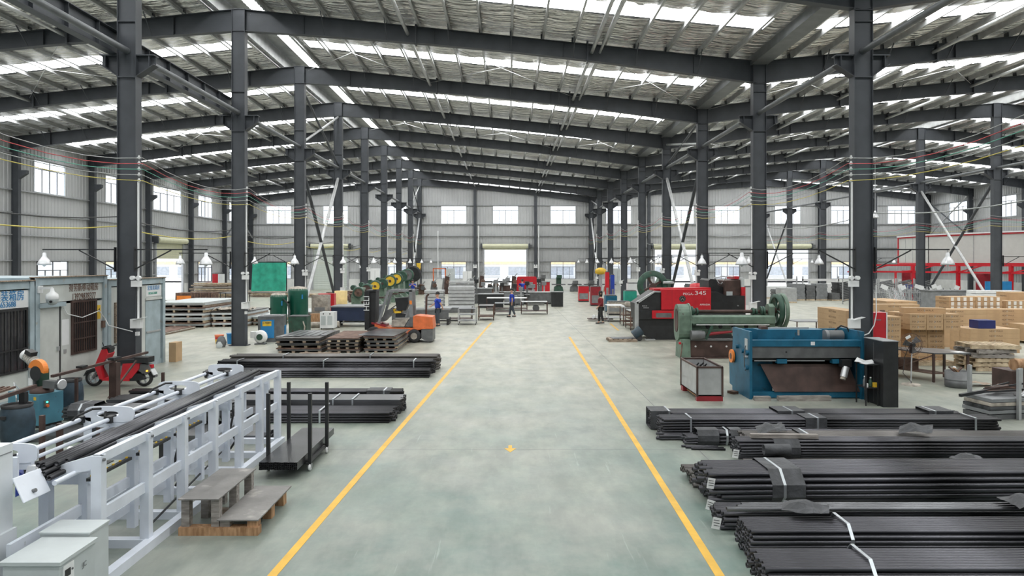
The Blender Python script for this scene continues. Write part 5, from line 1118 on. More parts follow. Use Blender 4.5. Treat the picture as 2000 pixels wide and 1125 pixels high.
stack('the middle white-capped stack', 18.3, 28.5, 1.1, .9, .19, 2, 5, .7, 'x', 'front', end=True); stack('the plain base under the middle capped stack', 18.25, 28.5, 1.1, .9, .348, 2, 2, 0)
stack('the second white-capped stack', 20.9, 28.8, 1.0, .9, .19, 2, 3, .9, 'x', 'front', end=True); stack('the plain base under the second capped stack', 20.9, 28.8, 1.0, .9, .448, 2, 2, 0)
palletx(19.6, 25.9, 2.2, 1.2, 'pale pallet under the low wide stack'); stack('the low wide stack', 19.7, 25.9, 2.0, .55, .3, 2, 2, .112, 'y')
stack('the tall corner pile', 21.8, 29.5, .9, .9, .36, 1, 4, 0); stack('the top row of the corner pile', 21.4, 29.3, 1.9, .8, .36, 2, 1, 1.45, txt='BAISHENG')
stack('the capped pile at the right border', 23.0, 29.2, 1.1, .9, .19, 2, 7, .112, 'x', 'front', end=True); palletx(22.9, 29.1, 2.3, 1.1, 'wooden pallet under the capped pile at the right border')
for i, (z, w, sk, m) in enumerate(((0, 1.25, 3, 'pallet'), (.125, 1.3, -2, 'pallet'), (.25, 1.25, 2, 'pallet'), (.375, 1.1, -6, 'wood_grey'), (.5, 1.15, 5, 'wood_grey'), (.625, 1.3, -8, 'pallet'))):
    palletx(13.3, 19.5, w, 1.0, ('pale wooden pallet lowest in the pallet pile', 'second pallet from the bottom of the pallet pile', 'third pallet from the bottom of the pallet pile', 'weathered grey pallet in the middle of the pallet pile', 'weathered grey pallet second from the top of the pile', 'splintered pale pallet on top of the pallet pile')[i], z, m, R(sk))
for t, s, sz, loc, rot in PR:
    k = (s, round(sz, 3))
    if k not in TX:
        o = text('print', s, sz, (0, 0, 0), (0, 0, 0), 'carton_print', None, 1, .0008); TX[k] = o.data; bpy.data.objects.remove(o)
    o = link('print', TX[k], t, loc); o.rotation_euler = rot; o['label'] = 'dark printed lettering'

# ---------------- left middle machines
ac = thing('air_compressor', 'grey screw compressor with blue panels beside the second column', 'compressor', (-9.3, 27.1, 0), R(12))
part('body', MB().box(-.5, .45, -.45, .55, .0, 1.0), 'mid_grey', ac); part('front_panel', MB().box(-.4, .1, -.47, -.45, .15, .86), 'blue_panel', ac, 'blue front panel'); d = part('badge', MB().box(-.33, -.0, -.475, -.47, .62, .8), 'yellow', ac, 'yellow and white badge'); text('lettering', '上海捷豹', .08, (-.165, -.477, .74), FRONT, 'blue_dark', d)
part('side_panel', MB().box(.45, .47, -.2, .3, .15, .6), 'blue_panel', ac); part('top_vent', MB().box(-.3, .3, -.2, .3, 1.0, 1.02), 'grey', ac)
for x, y, r_, h, lab in ((-10.15, 30.3, .36, 1.75, 'smaller dark green air tank behind the compressor'), (-9.5, 31.0, .44, 2.0, 'taller glossy green air tank with a small blue label')):
    t = thing('air_tank', lab, 'tank', (x, y, 0)); part('body', MB().lathe([(r_ * .6, .2), (r_ * .9, .27), (r_, .38), (r_, h - .22), (r_ * .95, h - .12), (r_ * .7, h - .03), (.05, h)], 24), 'green_tank', t)
    part('dust_cap', MB().lathe([(r_ * .97, h - .14), (r_ * .75, h - .02), (.05, h + .012)], 20), 'rag', t, 'dusty top dome')
    for a in (.5, 2.6, 4.7): part('leg', MB().cb((r_ * .7 * cos(a), r_ * .7 * sin(a), .16), (.1, .1, .34), rz=a), 'green_dark', t)
    part('label_plate', MB().box(r_ * .5, r_ * .72, -r_ * .8, -r_ * .72, h - .55, h - .35), 'blue_panel', t); part('gauge', MB().cyl((-r_ * .8, -r_ * .7, h - .7), (-r_ * .8, -r_ * .8, h - .7), .05, 10), 'black', t)
dy = thing('air_dryer', 'dark green air dryer box between compressor and tall tank', 'dryer', (-8.85, 29.2, 0)); part('body', MB().box(-.4, .35, -.3, .3, 0, .8), 'green_dark', dy); part('top', MB().box(-.42, .37, -.32, .32, .8, .84), 'mid_grey', dy); part('hose', MB().path([(.2, -.3, .6), (.3, -.4, .4), (.28, -.4, .15)], .03), 'rag', dy)
solo('air_hose', MB().path([(-9.9, 30.1, 1.5), (-9.7, 30.0, 1.35), (-9.5, 29.8, 1.0), (-9.45, 29.6, .8)], .03), 'rubber', 'black hose arching between the green tanks', 'hose')
cb2 = thing('electric_cabinet', 'pale grey-green electric cabinet right of the tall tank', 'cabinet', (-9.55, 33.7, 0)); part('body', MB().box(-.05, .75, -.25, .25, .05, 1.5), 'rag', cb2); part('vent', MB().box(.1, .6, -.26, -.25, .7, .9), 'grey', cb2)
rc2 = thing('red_cabinet', 'red fire cabinet behind the pale electric cabinet', 'cabinet', (-9.25, 35.0, 0)); part('body', MB().box(-.4, .4, -.2, .2, .6, 1.5), 'red', rc2); part('stand', MB().box(-.4, .4, -.2, .2, 0, .6), 'grey', rc2)
solo('carton_box', MB().box(-.3, .3, -.2, .2, 0, .62), 'wood_orange', 'brown carton leaning at the foot of the pale electric cabinet', 'carton', (-9.2, 33.0, 0))
wc = thing('water_chiller', 'white water chiller on castors left of the dark blue table', 'chiller', (-8.35, 31.8, 0))
part('body', MB().box(-.32, .32, -.25, .35, .06, .8), 'plastic_white', wc)
for x in (-.16, .14): part('grille', MB().box(x - .11, x + .11, -.258, -.25, .2, .62), 'grey_box', wc); part('gauge', MB().cyl((x, -.26, .72), (x, -.25, .72), .03, 8), 'black', wc)
for x in (-.26, .26): part('castor', MB().cyl((x - .02, -.2, .03), (x + .02, -.2, .03), .03, 8), 'black', wc)
hp = thing('filter_box', 'cream drum of a filter unit beside the braced column', 'filter unit', (-9.25, 37.9, 0)); part('body', MB().lathe([(.35, .75), (.35, 1.5), (.3, 1.52)], 16), 'yellow', hp).active_material = mat('cream', (.72, .55, .25), .6); part('stand', MB().box(-.3, .3, -.3, .3, 0, .75), 'wood_orange', hp)
lt = thing('laser_table', 'dark navy cutting table between chiller and forklift mast', 'machine', (-7.3, 33.2, 0))
part('body', MB().box(-1.15, 1.0, -.5, 1.0, .3, .95), 'blue_dark', lt); part('top', MB().box(-1.2, 1.05, -.55, 1.05, .95, 1.0), 'grey', lt)
for x in (-1.0, .85):
    for y in (-.4, .85): part('leg', MB().box(x - .08, x + .08, y - .08, y + .08, 0, .3), 'black', lt)
part('under_tray', MB().box(-.7, .6, -.4, .6, .18, .22), 'plastic_white', lt)
solo('duct_pipe', MB().cyl((-9.6, 32.5, .14), (-8.0, 32.5, .14), .13, 12), 'rag', 'grey flexible duct on the floor behind the chiller', 'duct'); 
cw = thing('long_worktable', 'long grey low worktable behind the forklift', 'table', (-3.9, 34.4, 0)); part('top', MB().box(-1.9, 1.0, -.6, .8, .72, .78), 'grey', cw); part('apron', MB().box(-1.85, .95, -.58, -.54, .3, .72), 'mid_grey', cw); part('rail', MB().box(-1.9, 1.0, -.6, -.5, .78, .84), 'galv', cw)
for x in (-1.8, .9): part('leg', MB().box(x - .05, x + .05, -.55, .75, 0, .3), 'black', cw)

# row of green punch presses with flywheels
for i, (y, R_, hub, zc, x) in enumerate(((42.0, .33, 'rust', 1.25, -9.2), (44.6, .36, 'brown_steel', 1.35, -9.25), (47.2, .42, 'yellow', 1.45, -9.2), (50, .38, 'green_dark', 1.55, -9.2), (52.8, .48, 'yellow', 1.65, -9.15), (55.6, .5, 'yellow', 1.75, -9.1), (58.4, .46, 'green_dark', 1.9, -9.1), (61.4, .58, 'mid_grey', 1.95, -9.1), (64.6, .78, 'black', 2.0, -9.05))):
    t = thing('power_press', 'green punch press, %s of the receding row, with a %s flywheel' % (ordinal(i), {'rust': 'rusty', 'brown_steel': 'brown', 'yellow': 'yellow', 'green_dark': 'green', 'mid_grey': 'grey', 'black': 'large black'}[hub]), 'machine', (x, y, 0))
    s = zc / 1.5
    part('frame', MB().prism([(-.35, 0), (.45, 0), (.5, .25), (.2, .5), (.15, zc - .1), (.3, zc + .25), (-.2, zc + .3), (-.4, zc - .2)], 'y', -.15, .9), 'green_machine' if i != 7 else 'green_dark', t)
    f_ = part('flywheel', MB().lathe([(R_ * .75, -.12), (R_, -.12), (R_, .1), (R_ * .75, .1), (R_ * .75, -.12)], 22, (.1, -.3, zc), 'y'), 'green_dark' if hub != 'black' else 'black', t, 'round flywheel')
    part('wheel_disc', MB().cyl((.1, -.4, zc), (.1, -.25, zc), R_ * .76, 18), hub, f_); part('wheel_hub', MB().cyl((.1, -.45, zc), (.1, -.3, zc), R_ * .22, 10), 'brown_steel', f_)
    part('motor', MB().cyl((-.35, .1, zc + .28), (-.35, .5, zc + .28), .16, 10), 'green_dark', t); part('table', MB().box(.1, .6, .0, .6, .6, .7), 'brown_steel', t)

# ---------------- forklift
fk = thing('forklift', 'orange forklift facing the compressor, black mast with white HELI letters', 'forklift', (-4.2, 26.9, 0))
def FX(x): return (600 + x / 7.5 - 993) * .01985 + 4.2
def FZ(y): return max(0, 3.1 - (500 + y / 7.5 - 512) * .01985)
def fp(n, pts, y0, y1, m, par=None, lab=None): return part(n, MB().prism([(FX(a), FZ(b)) for a, b in pts], 'y', y0, y1), m, par or fk, lab)
for y in (-.42, .42): fp('mast_rail', [(850, 520), (920, 520), (925, 1075), (855, 1075)], y - .05, y + .05, 'black')
fp('mast_inner', [(930, 500), (1010, 500), (1000, 1060), (935, 1060)], -.36, .36, 'black'); fp('mast_top', [(860, 500), (1015, 500), (1015, 520), (860, 520)], -.42, .42, 'black')
text('lettering', 'HELI', .32, (FX(885), -.475, FZ(690)), (R(90), R(-90), 0), 'plastic_white', fk, .95)
for y in (-.3, .3): part('fork', MB().box(FX(350), FX(860), y - .06, y + .06, .04, .09), 'mid_grey', fk)
fp('counterweight', [(1560, 880), (1620, 870), (1840, 890), (1855, 1060), (1560, 1065)], -.5, .5, 'orange', lab='scuffed orange counterweight'); fp('rear_bumper', [(1680, 1065), (1845, 1065), (1845, 1240), (1780, 1250), (1680, 1200)], -.48, .48, 'mid_grey')
ch_ = fp('chassis', [(1000, 990), (1150, 1040), (1560, 1045), (1720, 1065), (1620, 1080), (1540, 1150), (1480, 1230), (1430, 1240), (1000, 1240)], -.48, .48, 'orange'); text('lettering', '叉车', .17, (FX(1420), -.485, FZ(1095)), FRONT, 'plastic_white', ch_, 1.1)
fp('floor_plate', [(950, 965), (1150, 1010), (1150, 1045), (950, 990)], -.45, .45, 'red_dark'); fp('battery_cover', [(1250, 935), (1490, 925), (1430, 1030), (1245, 1030)], -.46, .46, 'rag'); fp('side_cover', [(1520, 890), (1560, 890), (1560, 1030), (1440, 1030)], -.49, .49, 'mid_grey')
for y in (-.44, .44):
    fp('guard_post', [(1040, 980), (1075, 980), (1215, 520), (1180, 500)], y - .03, y + .03, 'grey'); fp('guard_post', [(1500, 500), (1545, 500), (1560, 1030), (1510, 1030)], y - .03, y + .03, 'grey')
fp('guard_roof', [(1150, 510), (1220, 490), (1560, 490), (1590, 505), (1560, 520), (1220, 520)], -.47, -.41, 'grey'); fp('guard_roof', [(1150, 510), (1220, 490), (1560, 490), (1590, 505), (1560, 520), (1220, 520)], .41, .47, 'grey')
for k in range(7): x = 1220 + k * 52; fp('roof_bar', [(x, 494), (x + 12, 494), (x + 12, 514), (x, 514)], -.41, .41, 'grey')
fp('seat_back', [(1280, 620), (1470, 605), (1480, 700), (1440, 800), (1310, 800)], -.25, .25, 'black'); fp('seat', [(1290, 850), (1440, 850), (1430, 900), (1290, 900)], -.25, .25, 'black'); fp('seat_arm', [(1500, 730), (1430, 890), (1450, 900), (1510, 750)], -.3, -.26, 'grey')
fp('dashboard', [(1150, 800), (1240, 770), (1260, 830), (1130, 960), (1060, 960)], -.3, .3, 'mid_grey'); fp('steering_column', [(1230, 790), (1290, 770), (1270, 830), (1230, 850)], -.12, .12, 'yellow'); fp('yellow_trim', [(1280, 810), (1370, 810), (1370, 835), (1280, 840)], -.3, .3, 'yellow')
part('steering_wheel', MB().lathe([(.15, -.012), (.17, 0), (.15, .012)], 18, (0, 0, 0)).xf(Matrix.Translation((FX(1250), 0, FZ(750))) @ Matrix.Rotation(R(-35), 4, 'Y')), 'black', fk)
fp('rear_light', [(1505, 650), (1540, 650), (1545, 705), (1510, 705)], -.475, -.47, 'orange_bright')
part('exhaust_pipe', MB().path([(FX(1720), .2, FZ(870)), (FX(1725), .2, FZ(600)), (FX(1760), .2, FZ(565))], .04, 8), 'brown_steel', fk)
for x, r_ in ((1575, .26), (990, .31)):
    for y in (-.46, .46):
        t_ = part('tyre', MB().lathe([(r_ * .5, -.09), (r_ * .9, -.1), (r_, -.06), (r_, .06), (r_ * .9, .1), (r_ * .5, .09)], 24, (FX(x), y, r_), 'y', False), 'rubber', fk); part('wheel_rim', MB().cyl((FX(x), y - .08, r_), (FX(x), y + .08, r_), r_ * .5, 16), 'rag', t_)

# ---------------- people
def person(label, loc, rz, P, top, legs='trousers', hair_long=False, hgt=1.68, armpose=None, stride=.0):
    t = thing('person', label, 'person', loc, rz); s = hgt / 1.75
    # joints, facing -X
    hip, ch, nk, hd = (0, 0, .93), (-.0, 0, 1.28), (-.01, 0, 1.47), (-.03, 0, 1.62)
    V = [hip, (0, 0, 1.1), ch, (0, 0, 1.42), nk, hd, (-.03, 0, 1.70)]; Rr = [.10, .085, .10, .065, .052, .095, .07]; E = [(0, 1), (1, 2), (2, 3), (3, 4), (4, 5), (5, 6)]
    def add(p, r, par): V.append(p); Rr.append(r); E.append((par, len(V) - 1)); return len(V) - 1
    ap_ = armpose or {1: [(-.02, .2, 1.38), (-.02, .25, 1.12), (-.1, .24, .88)], -1: [(-.02, -.2, 1.38), (.02, -.25, 1.12), (.0, -.24, .88)]}
    arms = {}
    for sd_ in (1, -1):
        a = ap_[sd_]; i = add(a[0], .045, 3); i = add(a[1], .045, i); i = add(a[2], .03, i); d = (Vector(a[2]) - Vector(a[1])).normalized()
        pm = Vector(a[2]) + d * .07; j = add(tuple(pm), .028, i)
        for f in range(4): k1 = add(tuple(pm + d * .045 + Vector((.02 * (f - 1.5), .0, 0))), .0095, j); add(tuple(pm + d * (.085 - .008 * abs(f - 1.3)) + Vector((.021 * (f - 1.5), -.012 * sd_, 0))), .008, k1)
        k1 = add(tuple(Vector(a[2]) + d * .045 + Vector((-.035, 0, 0))), .0105, i); add(tuple(Vector(a[2]) + d * .08 + Vector((-.05, 0, 0))), .0085, k1); arms[sd_] = a
    legJ = {}
    for sd_ in (1, -1):
        f = stride * sd_; i = add((0, .09 * sd_, .86), .065, 0); kn = (-.03 - f * .45, .095 * sd_, .49); an = (.02 - f, .1 * sd_, .09 + (.03 if f < 0 else 0)); i = add(kn, .058, i); i = add(an, .04, i); add((an[0] - .14, an[1], .035), .035, i); legJ[sd_] = (kn, an)
    def skin(nm, V, E, Rr, m, par, sub=2):
        me = bpy.data.meshes.new(nm); me.from_pydata([tuple(c * s for c in v) for v in V], E, []); me.materials.append(M[m]); o = link(nm, me, par)
        md = o.modifiers.new('skin', 'SKIN'); md.use_smooth_shade = True
        for i, r_ in enumerate(Rr): me.skin_vertices[0].data[i].radius = (r_ * s, r_ * s); me.skin_vertices[0].data[i].use_root = (i == 0)
        sb = o.modifiers.new('sub', 'SUBSURF'); sb.levels = sub; sb.render_levels = sub; return o
    bd = skin('body', V, E, Rr, 'skin', t)
    def sk2(nm, chains, m, sub=1):
        V2, E2, R2 = [], [], []
        for ch_ in chains:
            o = len(V2) - 1; 
            for i, (p, r_, par) in enumerate(ch_): V2.append(p); R2.append(r_); E2 += [(par if par >= 0 else len(V2) - 2, len(V2) - 1)] if len(V2) > 1 else []
        return skin(nm, V2, E2, R2, m, t, 2)
    c1 = [(hip[:2] + (.88,), .17, -1), ((0, 0, 1.08), .155, -1), (ch, .18, -1), ((0, 0, 1.42), .125, -1)]
    for sd_ in (1, -1):
        a = arms[sd_]; mid = tuple(Vector(a[0]).lerp(Vector(a[1]), .95 if top == 'maroon' else .8)); c1.append((a[0], .085, 3)); c1.append((mid, .07, -1))
        if top == 'maroon': c1.append((tuple(Vector(a[1]).lerp(Vector(a[2]), .9)), .045, -1))
    sk2('shirt', [c1], top)
    c2_ = [((0, 0, .93), .16, -1)]
    for sd_ in (1, -1):
        kn, an = legJ[sd_]; c2_ += [((0, .09 * sd_, .84), .115, 0), (kn, .082, -1), ((an[0], an[1], an[2] + .03), .066, -1)]
    sk2('trousers', [c2_], legs)
    for sd_ in (1, -1):
        an = legJ[sd_][1]; part('shoe', MB().lathe([(.03, -.13), (.05, -.08), (.05, .06), (.035, .12), (.02, .13)], 10, (0, 0, 0), 'x').xf(Matrix.Scale(s, 4) @ Matrix.Translation((an[0] - .06, an[1], .045 + (.03 if stride * sd_ < 0 else 0))) @ Matrix.Scale(.85, 4, (0, 0, 1))), 'black', t)
    hr = MB().lathe([(.02, .118), (.07, .10), (.1, .06), (.11, .0), (.105, -.03)] + ([(.1, -.12), (.07, -.22)] if hair_long else []), 16, (0, 0, 0)).xf(Matrix.Scale(s, 4) @ Matrix.Translation((-.005, 0, 1.665)))
    part('hair', hr, 'hair', t)
    for y in (-.03, .03): part('eye', MB().lathe([(.003, -.008), (.009, 0), (.003, .008)], 8).xf(Matrix.Scale(s, 4) @ Matrix.Translation((-.118, y, 1.63))), 'black', t)
    part('nose', MB().prism([(-.12, 1.62), (-.145, 1.585), (-.115, 1.58)], 'y', -.012, .012).xf(Matrix.Scale(s, 4)), 'skin', t); part('mouth', MB().box(-.122, -.112, -.022, .022, 1.548, 1.555).xf(Matrix.Scale(s, 4)), 'red_dark', t)
    for y in (-1, 1): part('ear', MB().box(-.03, .01, y * .1 - .008, y * .1 + .008, 1.59, 1.65).xf(Matrix.Scale(s, 4)), 'skin', t)
    return t
person('man in a blue polo shirt standing behind the forklift, one hand behind him', (-3.4, 33.0, 0), R(15), None, 'shirt', hgt=1.66, armpose={1: [(-.02, .2, 1.38), (-.12, .25, 1.15), (-.28, .22, 1.05)], -1: [(0, -.2, 1.38), (.12, -.27, 1.16), (.22, -.16, .96)]}, stride=.03)
person('man in a blue polo shirt walking across the aisle', (.2, 38.6, 0), R(0), None, 'shirt', hgt=1.62, stride=.16)
person('woman in a maroon top and black trousers walking along the aisle', (4.63, 34.4, 0), R(0), None, 'maroon', 'black', True, 1.64, stride=.1, armpose={1: [(-.02, .19, 1.37), (0, .23, 1.12), (-.12, .2, .9)], -1: [(-.02, -.19, 1.37), (.03, -.23, 1.12), (-.14, -.2, .95)]})
person('worker in blue bending at the red machine near the open doorway', (1.15, 56.5, 0), R(-60), None, 'shirt', hgt=1.68, armpose={1: [(-.02, .2, 1.38), (-.2, .22, 1.2), (-.42, .15, 1.15)], -1: [(-.02, -.2, 1.38), (-.2, -.22, 1.2), (-.42, -.15, 1.15)]})
person('worker in blue standing beside the receding green presses', (-7.6, 54.5, 0), R(90), None, 'shirt', hgt=1.7, armpose={1: [(-.02, .2, 1.38), (-.15, .26, 1.2), (-.2, .05, 1.35)], -1: [(-.02, -.2, 1.38), (-.15, -.26, 1.2), (-.2, -.05, 1.35)]})
person('worker in blue among the metal rod racks', (30.6, 52.5, 0), R(40), None, 'shirt', hgt=1.72)
person('worker in black beside the blue-shirted one at the rod racks', (31.4, 53.6, 0), R(160), None, 'black', hgt=1.7)

# ---------------- carts and tables in the middle of the hall
def cart(label, x, y, w, d, h, m='rust', load=None, wheels=True, shelves=1):
    t = thing('work_cart', label, 'cart', (x, y, 0)); b_ = .08 if wheels else 0
    for a in (-w / 2, w / 2):
        for c in (-d / 2, d / 2):
            part('leg', MB().box(a - .02, a + .02, c - .02, c + .02, b_, h), m, t)
            if wheels: part('castor', MB().cyl((a - .015, c, .045), (a + .015, c, .045), .045, 10), 'rubber', t)
    part('top', MB().box(-w / 2, w / 2, -d / 2, d / 2, h - .03, h), m if load is None else load, t)
    for i in range(shelves): part('shelf', MB().box(-w / 2, w / 2, -d / 2, d / 2, b_ + .1 + i * .3, b_ + .13 + i * .3), m, t)
    return t
cart('folding trolley cart with large castors in front of the tray stacks', -2.05, 34.3, .85, 1.0, .8, 'galv', 'tube_grey', True, 2)
cart('long table with papers and parts next to the man behind the forklift', -3.0, 36.5, 2.1, 1.0, .72, 'brown_steel', 'grey', False)
cart('rusty cart with a brown frame right of the folding trolley', -1.2, 37.2, .8, 1.4, .78, 'rust', 'tube_rust')
cart('low dark cart between the rusty cart and the walking man', -.35, 40.5, .9, 1.0, .7, 'brown_steel', 'sheet')
cart('long bench with a pale sheet behind the walking man', -.1, 44.5, 2.6, 1.0, .8, 'brown_steel', 'plastic_white', False)
ct = cart('wheeled table loaded with a heavy roller assembly right of the walking man', 1.55, 41.2, 1.55, .9, .75, 'brown_steel', 'galv')
part('roller', MB().cyl((-.4, -.1, .6), (.6, -.1, .6), .09, 12), 'galv', ct); part('gear', MB().cyl((.1, -.2, .35), (.1, .1, .35), .2, 16), 'mid_grey', ct)
cart('white-framed cart right of the woman', 5.6, 36.2, .85, 1.2, .85, 'galv', 'plastic_white'); cart('brown wheeled rack between the woman and the punch press', 6.0, 31.8, .9, 1.3, .88, 'rust', 'galv', True, 3); cart('second brown wheeled rack behind the first one', 6.1, 33.9, 1.0, 1.0, .9, 'rust', 'galv', True, 2)
cart('dark wheeled rack with a grey slab behind the green shear', 12.7, 29.2, 1.3, 1.1, .62, 'brown_steel', 'grey', True, 1)
for i in range(3): solo('machine_part', MB().lathe([(.08, 0), (.22 - .04 * i, .02), (.24 - .04 * i, .2), (.1, .26)], 14), ('mid_grey', 'galv', 'rag')[i], 'round cast part on the brown racks, %s from the punch press' % ordinal(i), 'machine part', (6.15 - .15 * i, 31.6 + 1.0 * i, .88 + .02 * (i > 1)))
dl = thing('hand_dolly', 'low dolly with white rolls at the feet of the woman', 'dolly', (4.9, 36.3, 0)); part('platform', MB().box(-.7, .6, -.3, .3, .08, .13), 'brown_steel', dl)
for i in range(3): part('roll', MB().cyl((-.45 + .22 * i, -.25, .22), (-.35 + .22 * i, .25, .22), .09, 10), 'plastic_white', dl)
for i, (x, y, n, w, lab) in enumerate(((-2.9, 42.5, 6, 1.6, 'tall stack of grey trays in the middle of the hall'), (-4.6, 42.8, 5, 1.2, 'shorter stack of grey trays beside the tall one'), (-3.2, 47, 7, 1.7, 'rear stack of grey trays'))):
    t = thing('tray_stack', lab, 'tray stack', (x, y, 0)); part('frame', MB().box(-w / 2, w / 2, -.4, .4, 0, .3), 'mid_grey', t)
    for k in range(n):
        part('tray', MB().box(-w / 2, w / 2, -.45, .45, .32 + k * .22, .48 + k * .22), 'galv', t)
for i, (x, y, z, w, d, h, m, lab) in enumerate(((-1.2, 47, 0, 1.7, 1.0, .9, 'black', 'black steel box right of the grey trays'), (-2.0, 52, 0, 1.5, .8, 1.1, 'mid_grey', 'dark machine body in the centre distance'), (.4, 50, 0, 1.4, .8, .9, 'grey', 'grey equipment box before the bright doorway'), (2.0, 51, 0, 2.6, .9, .85, 'mid_grey', 'long grey bench before the red machine'), (3.4, 48, 0, .8, .7, 1.0, 'black', 'black welding unit right of the grey bench'), (-.3, 56, 0, .9, .6, 1.2, 'brown_steel', 'brown drill base in the centre distance'), (3.0, 55, .0, .6, .5, 1.5, 'red', 'bright red control box near the red machine'))):
    t = thing('equipment_box', lab, 'equipment', (x, y, 0)); part('body', MB().box(-w / 2, w / 2, -d / 2, d / 2, .1, h), m, t); part('top', MB().box(-w / 2 - .04, w / 2 + .04, -d / 2 - .04, d / 2 + .04, h, h + .05), 'galv' if i % 2 else 'grey', t); part('foot', MB().box(-w / 2, w / 2, -d / 2, d / 2, 0, .1), 'black', t)
for i in range(15):
    x, y = -3.8 + i * .47, 48.3 + (i * 37 % 9); h = 1.1 + .5 * ((i * 13) % 5) / 4
    t = thing('drill_stand', 'slim %s machine stand among the hall centre equipment, %s from the cabin side' % (('grey', 'dark')[i % 2], ordinal(min(i, 14))), 'machine stand', (x, y, 0), group='slim machine stands in the centre of the hall'); part('column', MB().box(-.06, .06, -.06, .06, .04, h), ('galv', 'mid_grey')[i % 2], t); part('head', MB().box(-.16, .16, -.2, .12, h - .05, h + .22), ('grey', 'black')[i % 2], t); part('base', MB().box(-.2, .2, -.2, .2, 0, .05), 'mid_grey', t); part('table', MB().box(-.2, .2, -.2, .2, .7, .74), 'galv', t)
rm = thing('red_machine', 'red-framed machine with rounded top near the open doorway', 'machine', (1.55, 58, 0))
part('back_panel', MB().prism([(-.85, .3), (-.85, 1.75), (-.75, 1.88), (.75, 1.88), (.85, 1.75), (.85, .3)], 'y', 0, .4), 'red_dark', rm).active_material = M['red']; part('base', MB().box(-.8, .8, -.3, .4, 0, .5), 'mid_grey', rm); part('spindle', MB().box(.1, .5, -.5, 0, .9, 1.4), 'grey', rm); part('table', MB().box(-.5, .7, -.6, 0, .7, .78), 'galv', rm)
# ---------------- press-side row beyond the punch press
bp = thing('flywheel_press', 'green press with a big open flywheel beyond the punch press', 'machine', (8.4, 38.8, 0))
part('flywheel', MB().lathe([(.55, -.12), (.85, -.12), (.88, 0), (.85, .12), (.55, .12), (.55, -.12)], 30, (-.25, 0, 1.75), 'y'), 'green_dark', bp); part('hub', MB().cyl((-.25, -.2, 1.75), (-.25, .2, 1.75), .18, 14), 'brown_steel', bp)
sk = MB()
for i in range(4): a = i * pi / 2 + .5; sk.bar((-.25, 0, 1.75), (-.25 + .6 * cos(a), 0, 1.75 + .6 * sin(a)), .12)
part('spoke', sk, 'brown_steel', bp); part('frame', MB().prism([(-.2, 0), (.9, 0), (.9, 2.1), (.2, 2.2), (-.1, 1.5)], 'y', .15, .9), 'green_machine', bp); part('cylinder', MB().cyl((.3, -.2, 1.95), (.9, -.2, 1.95), .08, 12), 'galv', bp); part('lower_wheel', MB().cyl((.5, -.3, .9), (.5, -.1, .9), .35, 18), 'grey', bp)
for x, y, lab, m in ((7.6, 35.6, 'green control box with a lit screen near the flywheel press', 'green_machine'), (8.4, 35.2, 'black control box with a dull screen near the flywheel press', 'black')):
    t = thing('control_console', lab, 'control console', (x, y, 0)); part('stand', MB().box(-.15, .15, -.1, .1, 0, .9), 'grey', t); part('case', MB().box(-.38, .38, -.2, .2, .9, 1.4), m, t); part('screen', MB().box(-.2, .15, -.21, -.2, 1.08, 1.3), 'lcd' if x < 8 else 'screen', t)
rr_ = thing('red_tank', 'red and white striped dust tank above the punch press corner', 'tank', (8.55, 31.2, 0)); part('body', MB().lathe([(.25, 1.2), (.34, 1.3), (.36, 1.8), (.28, 2.1), (.1, 2.15)], 18), 'red', rr_); part('mouth', MB().cyl((0, -.4, 1.35), (0, -.3, 1.35), .16, 14), 'black', rr_); part('stand', MB().box(-.2, .2, -.2, .2, 0, 1.2), 'black', rr_)
cl = [(7.35, 41.5, .7, .7, 1.35, 'teal', 'teal standing panel left of the flywheel press'), (6.4, 43.0, .7, .8, 1.0, 'blue_machine', 'blue machine base left of the teal panel'), (6.2, 49, .7, .7, 1.35, 'red_dark', 'dark red welding machine by the press-side columns'), (6.9, 48, .28, .3, 2.4, 'red', 'tall red machine column by the press-side columns'), (7.35, 48.5, .25, .3, 2.2, 'blue', 'tall blue machine column beside the red one'), (5.9, 54, .8, .6, 1.2, 'red', 'bright red tool chest by the far press-side columns'), (8.2, 45, .8, .8, 1.7, 'plastic_white', 'white machine housing behind the teal panel'), (6.5, 40.5, 1.3, .7, .75, 'rag', 'beige bench beside the woman'), (9.9, 36.0, 1.1, 1.0, 1.9, 'mid_grey', 'dark cabinet behind the flywheel press'), (11.6, 33, .9, .5, 1.9, 'grey_box', 'pale control cabinet behind the punch press'), (10.6, 34, 1.2, .6, 1.75, 'black', 'black cabinet behind the punch press')]
for x, y, w, d, h, m, lab in cl:
    t = thing('machine_cabinet', lab, 'machine', (x, y, 0)); part('body', MB().box(-w / 2, w / 2, -d / 2, d / 2, .08, h), m, t); part('base', MB().box(-w / 2, w / 2, -d / 2, d / 2, 0, .08), 'black', t); part('top_cap', MB().box(-w / 2 + .04, w / 2 - .04, -d / 2, d / 2, h, h + .06), 'mid_grey', t)
    part('door_panel', MB().box(-w / 2 + .06, w / 2 - .06, -d / 2 - .01, -d / 2, .2, h * .55), 'grey' if m != 'grey_box' else 'plastic_white', t)
yr = thing('drill_press', 'yellow-topped machine head beside the red column', 'machine', (6.75, 50.2, 0)); part('column', MB().cyl((0, 0, 0), (0, 0, 2.2), .12, 12), 'galv', yr); part('head', MB().lathe([(.2, 2.2), (.42, 2.3), (.4, 2.55), (.15, 2.7)], 14), 'yellow', yr)
